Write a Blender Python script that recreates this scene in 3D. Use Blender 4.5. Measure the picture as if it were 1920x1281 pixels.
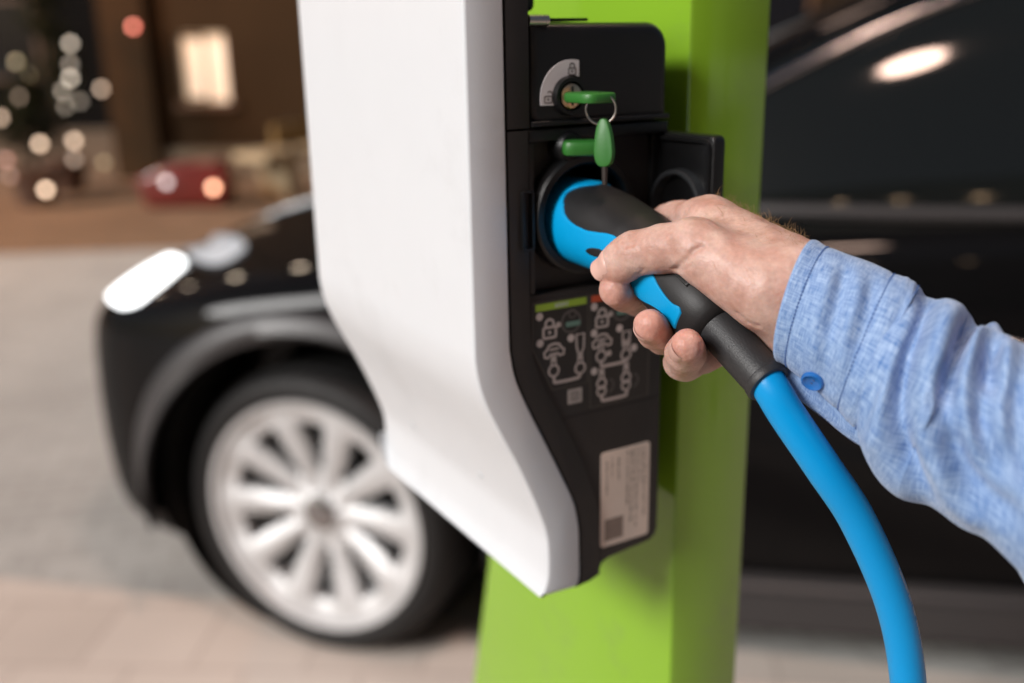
import bpy, bmesh, math, random
import numpy as np
from mathutils import Vector, Matrix
from mathutils.bvhtree import BVHTree

for o in list(bpy.data.objects):
    bpy.data.objects.remove(o)
scene = bpy.context.scene
COL = scene.collection
random.seed(7)
RNG = np.random.default_rng(11)

# ------------------------------------------------------------------ camera
CAM_H, FPX = 1.53, 1866.7
PITCH, ROLL = math.radians(16.65), math.radians(-1.12)
cam_data = bpy.data.cameras.new('camera')
cam_data.lens = 35.0
cam_data.sensor_width = 36.0
cam_data.clip_start = 0.02
cam_data.clip_end = 400.0
cam_data.dof.use_dof = True
cam_data.dof.focus_distance = 0.476
cam_data.dof.aperture_fstop = 3.2
cam_data.dof.aperture_blades = 9
camera = bpy.data.objects.new('camera', cam_data)
CAM_R = Matrix.Rotation(math.pi / 2 - PITCH, 3, 'X') @ Matrix.Rotation(ROLL, 3, 'Z')
camera.location = (0, 0, CAM_H)
camera.rotation_euler = CAM_R.to_euler()
COL.objects.link(camera)
scene.camera = camera

# ------------------------------------------------------------------ sky, sun, exposure
SUN_DIR = Vector((-0.70, -0.545, 0.46)).normalized()      # towards the sun
world = bpy.data.worlds.new('World')
scene.world = world
world.use_nodes = True
wn = world.node_tree.nodes
sky = wn.new('ShaderNodeTexSky')
sky.sky_type = 'NISHITA'
sky.sun_disc = False
sky.sun_elevation = math.asin(SUN_DIR.z)
sky.sun_rotation = math.atan2(SUN_DIR.x, SUN_DIR.y)
sky.air_density = 1.0
sky.dust_density = 2.5
sky.ozone_density = 0.6
world.node_tree.links.new(sky.outputs[0], wn['Background'].inputs[0])
wn['Background'].inputs[1].default_value = 0.031

sun_data = bpy.data.lights.new('sun', 'SUN')
sun_data.energy = 3.3
sun_data.angle = math.radians(24)
sun_data.color = (1.0, 0.98, 0.965)
sun = bpy.data.objects.new('sun', sun_data)
sun.rotation_euler = SUN_DIR.to_track_quat('Z', 'Y').to_euler()
sun.location = SUN_DIR * 20
COL.objects.link(sun)

vs = scene.view_settings
vs.view_transform = 'Standard'
vs.look = 'None'
vs.exposure = 0.52
vs.gamma = 1.0
vs.use_curve_mapping = False
scene.cycles.use_denoising = True
scene.cycles.max_bounces = 8
scene.cycles.sample_clamp_indirect = 8.0

# ------------------------------------------------------------------ frames
CAM_C = Vector((0, 0, CAM_H))


def P(px, py, d):
    """Point seen at photo pixel (px, py) at depth d metres in front of the camera."""
    return CAM_C + CAM_R @ Vector(((px - 960) / FPX * d, -(py - 640.5) / FPX * d, -d))


def project(p):
    q = CAM_R.transposed() @ (Vector(p) - CAM_C)
    return 960 + FPX * q.x / -q.z, 640.5 - FPX * q.y / -q.z, -q.z


UX = Vector((math.sin(math.radians(60)), math.cos(math.radians(60)), 0))   # along the socket side, towards the post
NX = Vector((UX.y, -UX.x, 0))                                              # out of the socket side
ZX = Vector((0, 0, 1))
ORG = P(1100, 500, 0.57)


def B(u, z, n):
    """Charger frame in millimetres -> world."""
    return ORG + (UX * u + ZX * z + NX * n) * 0.001


def to_box(p):
    q = (Vector(p) - ORG) * 1000
    return Vector((q.dot(UX), q.dot(ZX), q.dot(NX)))


# ------------------------------------------------------------------ materials
MATS = {}


def srgb(r, g, b):
    f = lambda c: (c / 255 / 12.92) if c / 255 <= 0.04045 else ((c / 255 + 0.055) / 1.055) ** 2.4
    return (f(r), f(g), f(b), 1)


def mat(name, color, rough=0.5, metal=0.0, var=0.0, var_scale=20.0, bump=0.0, bump_scale=200.0, coat=0.0,
        spec=0.5, emit=None, emit_s=0.0, rough_var=0.0, sheen=0.0, coords='Object', grime=0.0, grime_scale=10.0):
    if name in MATS:
        return MATS[name]
    m = bpy.data.materials.new(name)
    m.use_nodes = True
    nt = m.node_tree
    b = nt.nodes['Principled BSDF']
    c = tuple(color) + (1,) if len(color) == 3 else tuple(color)
    b.inputs['Base Color'].default_value = c
    b.inputs['Roughness'].default_value = rough
    b.inputs['Metallic'].default_value = metal
    b.inputs['Specular IOR Level'].default_value = spec
    b.inputs['Coat Weight'].default_value = coat
    b.inputs['Coat Roughness'].default_value = 0.04
    b.inputs['Sheen Weight'].default_value = sheen
    tc = nt.nodes.new('ShaderNodeTexCoord')
    if var or rough_var:
        n = nt.nodes.new('ShaderNodeTexNoise')
        n.inputs['Scale'].default_value = var_scale
        n.inputs['Detail'].default_value = 6
        nt.links.new(tc.outputs[coords], n.inputs['Vector'])
        if var:
            mx = nt.nodes.new('ShaderNodeMix')
            mx.data_type = 'RGBA'
            mx.inputs[6].default_value = tuple(max(0, x * (1 - var)) for x in c[:3]) + (1,)
            mx.inputs[7].default_value = tuple(min(1, x * (1 + var)) for x in c[:3]) + (1,)
            nt.links.new(n.outputs['Fac'], mx.inputs[0])
            nt.links.new(mx.outputs[2], b.inputs['Base Color'])
        if rough_var:
            mr = nt.nodes.new('ShaderNodeMapRange')
            mr.inputs[3].default_value = max(0.02, rough - rough_var)
            mr.inputs[4].default_value = min(1, rough + rough_var)
            nt.links.new(n.outputs['Fac'], mr.inputs[0])
            nt.links.new(mr.outputs[0], b.inputs['Roughness'])
    if grime:
        g_ = nt.nodes.new('ShaderNodeTexNoise')
        g_.inputs['Scale'].default_value = grime_scale
        g_.inputs['Detail'].default_value = 12
        g_.inputs['Roughness'].default_value = 0.68
        nt.links.new(tc.outputs[coords], g_.inputs['Vector'])
        gr = nt.nodes.new('ShaderNodeMapRange')
        gr.inputs[1].default_value = 0.56
        gr.inputs[2].default_value = 0.74
        gr.inputs[4].default_value = grime
        nt.links.new(g_.outputs['Fac'], gr.inputs[0])
        gm = nt.nodes.new('ShaderNodeMix')
        gm.data_type = 'RGBA'
        src = b.inputs['Base Color'].links[0].from_socket if b.inputs['Base Color'].links else None
        gm.inputs[6].default_value = c
        gm.inputs[7].default_value = (0.16, 0.14, 0.12, 1)
        if src:
            nt.links.new(src, gm.inputs[6])
        nt.links.new(gr.outputs[0], gm.inputs[0])
        nt.links.new(gm.outputs[2], b.inputs['Base Color'])
    if bump:
        n2 = nt.nodes.new('ShaderNodeTexNoise')
        n2.inputs['Scale'].default_value = bump_scale
        n2.inputs['Detail'].default_value = 4
        nt.links.new(tc.outputs[coords], n2.inputs['Vector'])
        bp = nt.nodes.new('ShaderNodeBump')
        bp.inputs['Strength'].default_value = bump
        bp.inputs['Distance'].default_value = 0.001
        nt.links.new(n2.outputs['Fac'], bp.inputs['Height'])
        nt.links.new(bp.outputs[0], b.inputs['Normal'])
    if emit:
        b.inputs['Emission Color'].default_value = tuple(emit) + (1,)
        b.inputs['Emission Strength'].default_value = emit_s
    MATS[name] = m
    return m


M_WHITE = mat('white_cover', (0.655, 0.675, 0.70), 0.38, bump=0.05, bump_scale=900, var=0.02, var_scale=30, grime=0.10, grime_scale=11)
M_DARK = mat('charcoal_plastic', (0.016, 0.013, 0.012), 0.46, spec=0.4, bump=0.25, bump_scale=2500, rough_var=0.1, var=0.2, var_scale=60)
M_DARK2 = mat('black_plastic', (0.006, 0.006, 0.0065), 0.34, spec=0.4, bump=0.2, bump_scale=2500, rough_var=0.08, var_scale=40)
M_GAP = mat('black_gap', (0.004, 0.004, 0.004), 0.8)
M_GREEN = mat('lime_paint', (0.225, 0.425, 0.026), 0.12, coat=0.5, var=0.05, var_scale=9, rough_var=0.05, grime=0.25, grime_scale=14)
M_KEYG = mat('green_key_plastic', (0.024, 0.145, 0.020), 0.45, bump=0.1, bump_scale=1500, var=0.1)
M_STEEL = mat('steel', (0.55, 0.52, 0.48), 0.28, 1.0, rough_var=0.1, var_scale=80)
M_BRASS = mat('worn_brass', (0.62, 0.47, 0.30), 0.32, 1.0, var=0.2, var_scale=200)
M_PLATE = mat('label_white', (0.62, 0.58, 0.60), 0.5, var=0.05, var_scale=50)
M_STICK = mat('sticker_paper', (0.70, 0.58, 0.50), 0.55, var=0.08, var_scale=60)
M_PRINT = mat('pictogram_print', (0.42, 0.36, 0.34), 0.6)
M_PRINTD = mat('dim_print', (0.10, 0.085, 0.08), 0.6)
M_PRINTK = mat('dark_print', (0.10, 0.08, 0.08), 0.6)
M_BARG = mat('green_print', (0.26, 0.40, 0.03), 0.5)
M_RED = mat('red_print', (0.50, 0.07, 0.02), 0.5)
M_TEAL = mat('teal_print', (0.12, 0.22, 0.18), 0.5)
M_BLUE = mat('blue_plastic', (0.0, 0.29, 0.60), 0.40, spec=0.3, bump=0.08, bump_scale=1800, rough_var=0.06, var_scale=120)
M_CABLE = mat('blue_cable', (0.0, 0.28, 0.64), 0.36, spec=0.35, bump=0.06, bump_scale=900, rough_var=0.05, var_scale=60)
M_RUBBER = mat('black_rubber', (0.013, 0.0125, 0.013), 0.46, spec=0.38, bump=0.18, bump_scale=2200, rough_var=0.08, var_scale=150)
M_BOOT = mat('grey_boot', (0.022, 0.022, 0.0235), 0.45, bump=0.25, bump_scale=1500, rough_var=0.06, var_scale=120)

# ------------------------------------------------------------------ object helpers
OFF = {}


def finish(me, smooth=True, angle=None):
    if smooth:
        me.shade_smooth()
        if angle:
            me.set_sharp_from_angle(angle=math.radians(angle))


def mk(name, verts, faces, material, parent=None, smooth=True, angle=40, uvs=None):
    """Mesh object whose vertices are given in the frame of its thing (world for a top-level mesh)."""
    v = np.array([tuple(x) for x in verts], dtype=float)
    c = (v.min(0) + v.max(0)) / 2
    if parent is None:
        c[2] = v[:, 2].min()
    me = bpy.data.meshes.new(name)
    me.from_pydata([tuple(x) for x in (v - c)], [], [tuple(f) for f in faces])
    me.update()
    finish(me, smooth, angle)
    me.materials.append(material)
    o = bpy.data.objects.new(name, me)
    COL.objects.link(o)
    OFF[o] = Vector(c)
    if parent is not None:
        o.parent = parent
        o.location = Vector(c) - (OFF[parent] if parent.type == 'MESH' or parent in NESTED else Vector((0, 0, 0)))
    else:
        o.location = c
    return o


NESTED = set()


def mkbm(name, bm, material, parent=None, smooth=True, angle=40):
    bm.normal_update()
    bm.verts.index_update()
    vs_ = [v.co.copy() for v in bm.verts]
    fs_ = [[v.index for v in f.verts] for f in bm.faces]
    bm.free()
    return mk(name, vs_, fs_, material, parent, smooth, angle)


def tag(o, label, cat, group=None, kind=None):
    if label:
        o['label'] = label
    if cat:
        o['category'] = cat
    if group:
        o['group'] = group
    if kind:
        o['kind'] = kind
    return o


def thing(name, label, cat, loc=(0, 0, 0), rotz=0, group=None):
    o = bpy.data.objects.new(name, None)
    o.empty_display_size = 0.05
    COL.objects.link(o)
    o.location = loc
    o.rotation_euler = (0, 0, rotz)
    OFF[o] = Vector(loc)
    tag(o, label, cat, group)
    if rotz == 0:
        NESTED.add(o)          # children are given in world coordinates
    return o


def cr(points, per=6, closed=False):
    """Catmull-Rom resampling of a polyline of tuples."""
    p = [np.array(q, float) for q in points]
    n = len(p)
    out = []
    rng = range(n if closed else n - 1)
    for i in rng:
        g = (lambda k: p[k % n]) if closed else (lambda k: p[min(max(k, 0), n - 1)])
        a, b, c, d = g(i - 1), g(i), g(i + 1), g(i + 2)
        for k in range(per):
            t = k / per
            out.append(0.5 * ((2 * b) + (-a + c) * t + (2 * a - 5 * b + 4 * c - d) * t * t + (-a + 3 * b - 3 * c + d) * t ** 3))
    if not closed:
        out.append(p[-1])
    return out


def prism(poly, n0, n1, bev=0.0, seg=3, fn=B, front_only=False):
    """bmesh prism: polygon (u, z) in the charger frame from n0 (back) to n1 (front), mm."""
    bm = bmesh.new()
    a = [bm.verts.new((u, z, n1)) for u, z in poly]
    b = [bm.verts.new((u, z, n0)) for u, z in poly]
    k = len(poly)
    top = bm.faces.new(a)
    bm.faces.new(list(reversed(b)))
    for i in range(k):
        bm.faces.new((a[i], b[i], b[(i + 1) % k], a[(i + 1) % k]))
    bmesh.ops.recalc_face_normals(bm, faces=bm.faces)
    if bev:
        if front_only:
            ed = [e for e in bm.edges if abs(e.verts[0].co.z - n1) < 1e-6 and abs(e.verts[1].co.z - n1) < 1e-6]
        else:
            ed = [e for e in bm.edges if abs(e.verts[0].co.z - e.verts[1].co.z) < 1e-6]
        bmesh.ops.bevel(bm, geom=ed, offset=bev, segments=seg, affect='EDGES', profile=0.5, clamp_overlap=True)
    for v in bm.verts:
        v.co = fn(v.co.x, v.co.y, v.co.z)
    bmesh.ops.recalc_face_normals(bm, faces=bm.faces)
    return bm


def rect(u0, z0, u1, z1, r=0.0, seg=5):
    if r <= 0:
        return [(u0, z0), (u1, z0), (u1, z1), (u0, z1)]
    out = []
    for cx, cz, a0 in ((u1 - r, z0 + r, -90), (u1 - r, z1 - r, 0), (u0 + r, z1 - r, 90), (u0 + r, z0 + r, 180)):
        for i in range(seg + 1):
            a = math.radians(a0 + 90 * i / seg)
            out.append((cx + r * math.cos(a), cz + r * math.sin(a)))
    return out


def circle(cu, cz, r, n=32, a0=0, a1=360):
    full = abs(a1 - a0) >= 360
    k = n if full else n + 1
    return [(cu + r * math.cos(math.radians(a0 + (a1 - a0) * i / n)), cz + r * math.sin(math.radians(a0 + (a1 - a0) * i / n))) for i in range(k)]


def ribbon_bm(bm, pts, w, n0, n1, closed=False, fn=B):
    """Flat raised line of width w along (u, z) points."""
    p = [Vector((q[0], q[1])) for q in pts]
    k = len(p)
    L, R = [], []
    for i in range(k):
        a = p[(i - 1) % k] if (closed or i > 0) else p[i]
        b = p[(i + 1) % k] if (closed or i < k - 1) else p[i]
        t = (b - a).normalized()
        s = Vector((-t.y, t.x)) * (w / 2)
        L.append(p[i] + s)
        R.append(p[i] - s)
    vl = [[bm.verts.new(fn(q.x, q.y, n)) for n in (n1, n0)] for q in L]
    vr = [[bm.verts.new(fn(q.x, q.y, n)) for n in (n1, n0)] for q in R]
    for i in range(k if closed else k - 1):
        j = (i + 1) % k
        bm.faces.new((vl[i][0], vl[j][0], vr[j][0], vr[i][0]))
        bm.faces.new((vl[i][1], vl[j][1], vl[j][0], vl[i][0]))
        bm.faces.new((vr[i][0], vr[j][0], vr[j][1], vr[i][1]))


def fill_bm(bm, poly, n0, n1, fn=B):
    a = [bm.verts.new(fn(u, z, n1)) for u, z in poly]
    b = [bm.verts.new(fn(u, z, n0)) for u, z in poly]
    bm.faces.new(a)
    k = len(poly)
    for i in range(k):
        bm.faces.new((a[i], b[i], b[(i + 1) % k], a[(i + 1) % k]))


def lathe(profile, axis_o, axis_d, n=48, ref=None):
    """Revolve (r, h) profile (world units) about an axis. Returns verts, faces."""
    d = Vector(axis_d).normalized()
    a = d.orthogonal().normalized() if ref is None else (Vector(ref) - d * Vector(ref).dot(d)).normalized()
    b = d.cross(a)
    vs_, fs_ = [], []
    for r, h in profile:
        for i in range(n):
            t = 2 * math.pi * i / n
            vs_.append(Vector(axis_o) + d * h + (a * math.cos(t) + b * math.sin(t)) * r)
    for j in range(len(profile) - 1):
        for i in range(n):
            k = (i + 1) % n
            fs_.append((j * n + i, j * n + k, (j + 1) * n + k, (j + 1) * n + i))
    return vs_, fs_


def tube(pts, radii, n=16, cap=True):
    p = [Vector(q) for q in pts]
    k = len(p)
    if not hasattr(radii, '__len__'):
        radii = [radii] * k
    vs_, fs_ = [], []
    t0 = (p[1] - p[0]).normalized()
    nrm = t0.orthogonal().normalized()
    for i in range(k):
        t = (p[min(i + 1, k - 1)] - p[max(i - 1, 0)]).normalized()
        nrm = (nrm - t * nrm.dot(t)).normalized()
        bn = t.cross(nrm)
        for j in range(n):
            a = 2 * math.pi * j / n
            vs_.append(p[i] + (nrm * math.cos(a) + bn * math.sin(a)) * radii[i])
    for i in range(k - 1):
        for j in range(n):
            m = (j + 1) % n
            fs_.append((i * n + j, i * n + m, (i + 1) * n + m, (i + 1) * n + j))
    if cap:
        fs_.append(tuple(reversed(range(n))))
        fs_.append(tuple(range((k - 1) * n, k * n)))
    return vs_, fs_


def box_bm(bm, x0, y0, z0, x1, y1, z1):
    v = [bm.verts.new((x, y, z)) for z in (z0, z1) for x, y in ((x0, y0), (x1, y0), (x1, y1), (x0, y1))]
    for f in ((3, 2, 1, 0), (4, 5, 6, 7), (0, 1, 5, 4), (1, 2, 6, 5), (2, 3, 7, 6), (3, 0, 4, 7)):
        bm.faces.new([v[i] for i in f])


def box(name, b0, b1, m, parent=None, bev=0.0):
    bm = bmesh.new()
    box_bm(bm, *b0, *b1)
    if bev:
        bmesh.ops.bevel(bm, geom=bm.edges[:], offset=bev, segments=2, affect='EDGES')
    return mkbm(name, bm, m, parent)


# ------------------------------------------------------------------ ground
def ground_material(name='worn_paving', c1=(0.355, 0.35, 0.335), c2=(0.415, 0.41, 0.39), cm=(0.25, 0.235, 0.22), rot=-12, bw=0.20, rh=0.10):
    m = bpy.data.materials.new(name)
    m.use_nodes = True
    nt = m.node_tree
    b = nt.nodes['Principled BSDF']
    tc = nt.nodes.new('ShaderNodeTexCoord')
    br = nt.nodes.new('ShaderNodeTexBrick')
    br.inputs['Scale'].default_value = 1.0
    br.inputs['Brick Width'].default_value = bw
    br.inputs['Row Height'].default_value = rh
    br.inputs['Mortar Size'].default_value = 0.004
    br.inputs['Color1'].default_value = c1 + (1,)
    br.inputs['Color2'].default_value = c2 + (1,)
    br.inputs['Mortar'].default_value = cm + (1,)
    mp = nt.nodes.new('ShaderNodeMapping')
    mp.inputs['Rotation'].default_value = (0, 0, math.radians(rot))
    nt.links.new(tc.outputs['Object'], mp.inputs['Vector'])
    nt.links.new(mp.outputs[0], br.inputs['Vector'])
    n = nt.nodes.new('ShaderNodeTexNoise')
    n.inputs['Scale'].default_value = 1.3
    n.inputs['Detail'].default_value = 7
    nt.links.new(tc.outputs['Object'], n.inputs['Vector'])
    mr = nt.nodes.new('ShaderNodeMapRange')
    mr.inputs[3].default_value = 0.75
    mr.inputs[4].default_value = 1.2
    nt.links.new(n.outputs['Fac'], mr.inputs[0])
    mx = nt.nodes.new('ShaderNodeMix')
    mx.data_type = 'RGBA'
    mx.blend_type = 'MULTIPLY'
    mx.inputs[0].default_value = 1.0
    nt.links.new(br.outputs['Color'], mx.inputs[6])
    nt.links.new(mr.outputs[0], mx.inputs[7])
    nt.links.new(mx.outputs[2], b.inputs['Base Color'])
    b.inputs['Roughness'].default_value = 0.75
    bp = nt.nodes.new('ShaderNodeBump')
    bp.inputs['Strength'].default_value = 0.4
    bp.inputs['Distance'].default_value = 0.004
    nt.links.new(br.outputs['Fac'], bp.inputs['Height'])
    bp.invert = True
    nt.links.new(bp.outputs[0], b.inputs['Normal'])
    return m


g = mk('ground', [(-90, -60, 0), (90, -60, 0), (90, 120, 0), (-90, 120, 0)], [(0, 1, 2, 3)], ground_material(), smooth=False)
tag(g, 'grey block paving of the parking lot under the cars', 'ground', kind='structure')


def ground_pt(px, py):
    r = P(px, py, 1.0) - CAM_C
    return CAM_C + r * (-CAM_C.z / r.z)


# near pavement and far brown strip, lamp light put into both tones
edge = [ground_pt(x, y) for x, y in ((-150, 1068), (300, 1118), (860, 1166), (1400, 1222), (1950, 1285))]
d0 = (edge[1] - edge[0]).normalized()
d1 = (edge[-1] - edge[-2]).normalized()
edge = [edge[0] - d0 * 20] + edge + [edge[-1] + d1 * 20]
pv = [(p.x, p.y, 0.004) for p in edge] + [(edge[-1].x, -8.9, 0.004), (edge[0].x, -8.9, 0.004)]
g2 = mk('pavement', pv, [tuple(reversed(range(len(pv))))], ground_material('lamplit_paving', (0.53, 0.455, 0.40), (0.60, 0.52, 0.46), (0.40, 0.33, 0.29), rot=4, bw=0.3, rh=0.3), smooth=False)
tag(g2, 'pale pinkish pavement strip round the charging post, near lamplight in its tone', 'pavement', kind='structure')
g3 = mk('far_dim_strip', [(-40, 5.2, 0.004), (40, 11.0, 0.004), (40, 20.9, 0.004), (-40, 20.9, 0.004)], [(0, 1, 2, 3)], ground_material('warm_dim_ground', (0.17, 0.105, 0.06), (0.215, 0.135, 0.08), (0.11, 0.07, 0.042), rot=0), smooth=False)
tag(g3, 'brown far ground strip, its warm dim light put into the colour', 'far_dim_strip', kind='structure')
# ------------------------------------------------------------------ green post
post = thing('charging_post', 'lime green metal post that carries the white wall box', 'post', B(110, 0, -150).xy.to_3d())
ZG = -ORG.z * 1000                       # ground level in the charger frame


def post_shell():
    bm = bmesh.new()
    out = []
    for z, nl in ((480, -282), (-330, -282), (-351, -284.6), (-507, -325), (-900, -428), (ZG + 6, -515)):
        out.append((z, nl))
    rows = []
    for z, nl in out:
        row = []
        for (u, n) in ((84, nl), (84, -20), (85.2, -17.2), (88, -16), (145, -16), (148, -17.2), (149.2, -20), (149.2, nl)):
            row.append(bm.verts.new(B(u, z, n)))
        rows.append(row)
    for a, b in zip(rows, rows[1:]):
        k = len(a)
        for i in range(k):
            bm.faces.new((a[i], a[(i + 1) % k], b[(i + 1) % k], b[i]))
    bm.faces.new(rows[0])
    bm.faces.new(list(reversed(rows[-1])))
    bmesh.ops.recalc_face_normals(bm, faces=bm.faces)
    return bm


mkbm('column', post_shell(), M_GREEN, post, angle=25)
mkbm('base_plate', prism(rect(70, -545, 165, 10, 8), ZG + 0.5, ZG + 6, fn=lambda u, z, n: B(u, n, z)), M_STEEL, post)

# ------------------------------------------------------------------ wall box
wb = thing('charging_station', 'white fronted wall box with black socket side and printed instructions', 'charging station', B(0, -205, -125))
white_pl = [(-74.6, 150), (-74.6, 60), (-74.6, -26), (-74.0, -48.5), (-69.3, -68.5), (-59.6, -90.2), (-47.0, -116.0), (-34.2, -147.2), (-29.2, -163.2), (-28.1, -177.8), (-28.4, -191), (-30.5, -199), (-33.5, -204)]
black_pl = [(-51.2, 150), (-51.2, 60), (-51.2, -29.9), (-50.5, -45.2), (-47.2, -61.0), (-39.1, -79.8), (-28.8, -101.0), (-15.5, -129.2), (-7.9, -147.1), (-4.9, -162.4), (-4.2, -177.5), (-4.2, -200), (-8, -205)]
wp = [(-74.6, 178)] + [tuple(q) for q in cr(white_pl, 5)]
bp_ = [(-51.2, 178)] + [tuple(q) for q in cr(black_pl, 5)]
cover_poly = wp + list(reversed(bp_))


def cover_bm():
    """front cover: the side profile swept across the box, its lower corners rounded"""
    R_ = 26.0
    rings = [0.0, -0.25, -0.8, -1.5, -2.6] + list(np.linspace(-8, -222, 20)) + list(np.linspace(-226, -244, 9)) + [-246, -247.6, -248.8, -249.65, -250.0]
    inset = {0: 2.0, 1: 1.2, 2: 0.55, 3: 0.15}
    poly = [Vector(q) for q in cover_poly]
    k = len(poly)
    nrm = []
    for i in range(k):
        t = (poly[(i + 1) % k] - poly[i - 1]).normalized()
        nrm.append(Vector((t.y, -t.x)))
    area = sum(poly[i].x * poly[(i + 1) % k].y - poly[(i + 1) % k].x * poly[i].y for i in range(k))
    sg = -1 if area > 0 else 1
    bm = bmesh.new()
    rows_ = []
    m = len(rings)
    for r_i, n in enumerate(rings):
        e = min(r_i, m - 1 - r_i)
        ins = inset.get(e, 0.0)
        zmin = -1e9
        d_far = n + 250
        if d_far < R_:
            zmin = -205 + R_ - math.sqrt(max(0, R_ * R_ - (R_ - d_far) ** 2))
        row = []
        for q, w in zip(poly, nrm):
            p = q + w * (sg * ins)
            row.append(bm.verts.new((p.x, max(p.y, zmin), n)))
        rows_.append(row)
    for a, b in zip(rows_, rows_[1:]):
        for i in range(k):
            j = (i + 1) % k
            bm.faces.new((a[i], a[j], b[j], b[i]))
    bm.faces.new(rows_[0])
    bm.faces.new(list(reversed(rows_[-1])))
    bmesh.ops.remove_doubles(bm, verts=bm.verts, dist=0.02)
    for v in bm.verts:
        v.co = B(*v.co)
    bmesh.ops.recalc_face_normals(bm, faces=bm.faces)
    return bm


cover = mkbm('front_cover', cover_bm(), M_WHITE, wb, angle=38)
# row of tiny screw dimples low on the front
for (n, z) in ((-75, -150.5), (-180, -150.5)):
    vs_, fs_ = lathe([(0.0, 0.0003), (0.0022, 0.0003), (0.0026, -0.0004)], B(-33.4, z, n), -UX * 0.92 - ZX * 0.38, 16)
    mk('screw_cap', vs_, fs_, mat('pale_grey_cap', (0.55, 0.58, 0.6), 0.5), wb)

crease = [(-37.7, 60), (-37.7, -32.1), (-33.1, -58.6), (-21.3, -82.2), (-5.8, -113.1), (8.0, -150.0), (10.5, -172), (10.8, -201)]
cre = [tuple(q) for q in cr(crease, 6)]
inner_edge = [(u + 1.0, z) for u, z in bp_]
ie = [q for q in inner_edge if q[1] <= 78.5]
ie = [(ie[0][0], 78.5)] + ie
rim_poly = ie + [(4, -203.5), (10.8, -201)] + list(reversed([q for q in cre if q[1] < 60])) + [(-37.7, 78.5)]
mkbm('side_rim', prism(rim_poly, -247, -0.4, bev=0.8, seg=2, front_only=True), M_DARK, wb)
mkbm('upper_rim', prism([(-50.2, 177), (-50.2, 79.6), (-36.4, 79.6), (-36.4, 177)], -247, -0.4, bev=0.7, seg=2, front_only=True), M_DARK, wb)
# lower inner panel
low = [(-36.9, -12.5)] + [(u + 0.4, z) for u, z in cre if z < -13] + [(14, -195), (20, -192.5), (52, -189.5), (56, -186.5), (57.8, -182), (57.8, -12.5)]
low = [q for q in low if not (q[1] < -194 and q[0] < 11.3)] if False else low
mkbm('lower_panel', prism(low, -246, -2.2, bev=1.2, seg=2, front_only=True), M_DARK, wb)
# seam across the lower panel and rim
bm = bmesh.new()
ribbon_bm(bm, [(-30, -95.6), (-17.6, -95.6), (-14, -90.4), (57, -90.4)], 0.7, -2.4, -2.12)
mkbm('panel_seam', bm, M_GAP, wb)
# socket recess: back plate, side walls and the strip above it
SC = (-1.0, 30.5)


def holed_plate(u0, z0, u1, z1, c, r, n0, n1):
    bm = bmesh.new()
    K = 72
    A, Bv, Cv, Dv = [], [], [], []
    for i in range(K):
        a = 2 * math.pi * i / K
        ca, sa = math.cos(a), math.sin(a)
        t = min(((u1 - c[0]) / ca) if ca > 1e-6 else 1e9, ((u0 - c[0]) / ca) if ca < -1e-6 else 1e9,
                ((z1 - c[1]) / sa) if sa > 1e-6 else 1e9, ((z0 - c[1]) / sa) if sa < -1e-6 else 1e9)
        ou, oz = c[0] + ca * t, c[1] + sa * t
        A.append(bm.verts.new(B(ou, oz, n1)))
        Bv.append(bm.verts.new(B(c[0] + r * ca, c[1] + r * sa, n1)))
        Cv.append(bm.verts.new(B(c[0] + r * ca, c[1] + r * sa, n0)))
        Dv.append(bm.verts.new(B(ou, oz, n0)))
    for i in range(K):
        j = (i + 1) % K
        for p_, q_ in ((A, Bv), (Bv, Cv), (Cv, Dv), (Dv, A)):
            bm.faces.new((p_[i], p_[j], q_[j], q_[i]))
    bmesh.ops.recalc_face_normals(bm, faces=bm.faces)
    return bm


mkbm('recess_plate', holed_plate(-37.0, -12.0, 57.5, 78.5, SC, 28.2, -60, -22), M_DARK2, wb, angle=30)
mkbm('recess_frame', prism(rect(-36.9, 72.2, 57.6, 78.6), -22, -1.0, bev=0.8, front_only=True), M_DARK2, wb)
mkbm('recess_frame', prism(rect(-36.9, -11.8, -33.6, 72.0), -22, -1.6, bev=0.6, front_only=True), M_DARK, wb)
mkbm('recess_frame', prism(rect(50, -11.8, 57.6, 72.0), -22, -6, bev=0.6, front_only=True), M_DARK2, wb)
mkbm('recess_plate', holed_plate(-33.4, -11.6, 49.8, 71.8, SC, 28.2, -21.8, -9), M_DARK, wb, angle=30)
# round socket collar with a dark bore
sock = mk('socket_collar', *lathe([(0.0265, -0.045), (0.0275, -0.009), (0.0278, 0.001), (0.0290, 0.0024), (0.0325, 0.0024), (0.0338, 0.001), (0.0342, -0.009)], B(SC[0], SC[1], 0), NX, 72), M_DARK2, wb)
mk('socket_bore', *lathe([(0.0, -0.044), (0.0266, -0.044)], B(SC[0], SC[1], 0), NX, 48), M_GAP, sock)
bm = bmesh.new()
ribbon_bm(bm, rect(-42.6, 14.6, -36.4, 46.2, 1.0), 1.3, -0.5, 2.2, closed=True)
mkbm('latch_bracket', bm, M_DARK2, wb)

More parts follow.
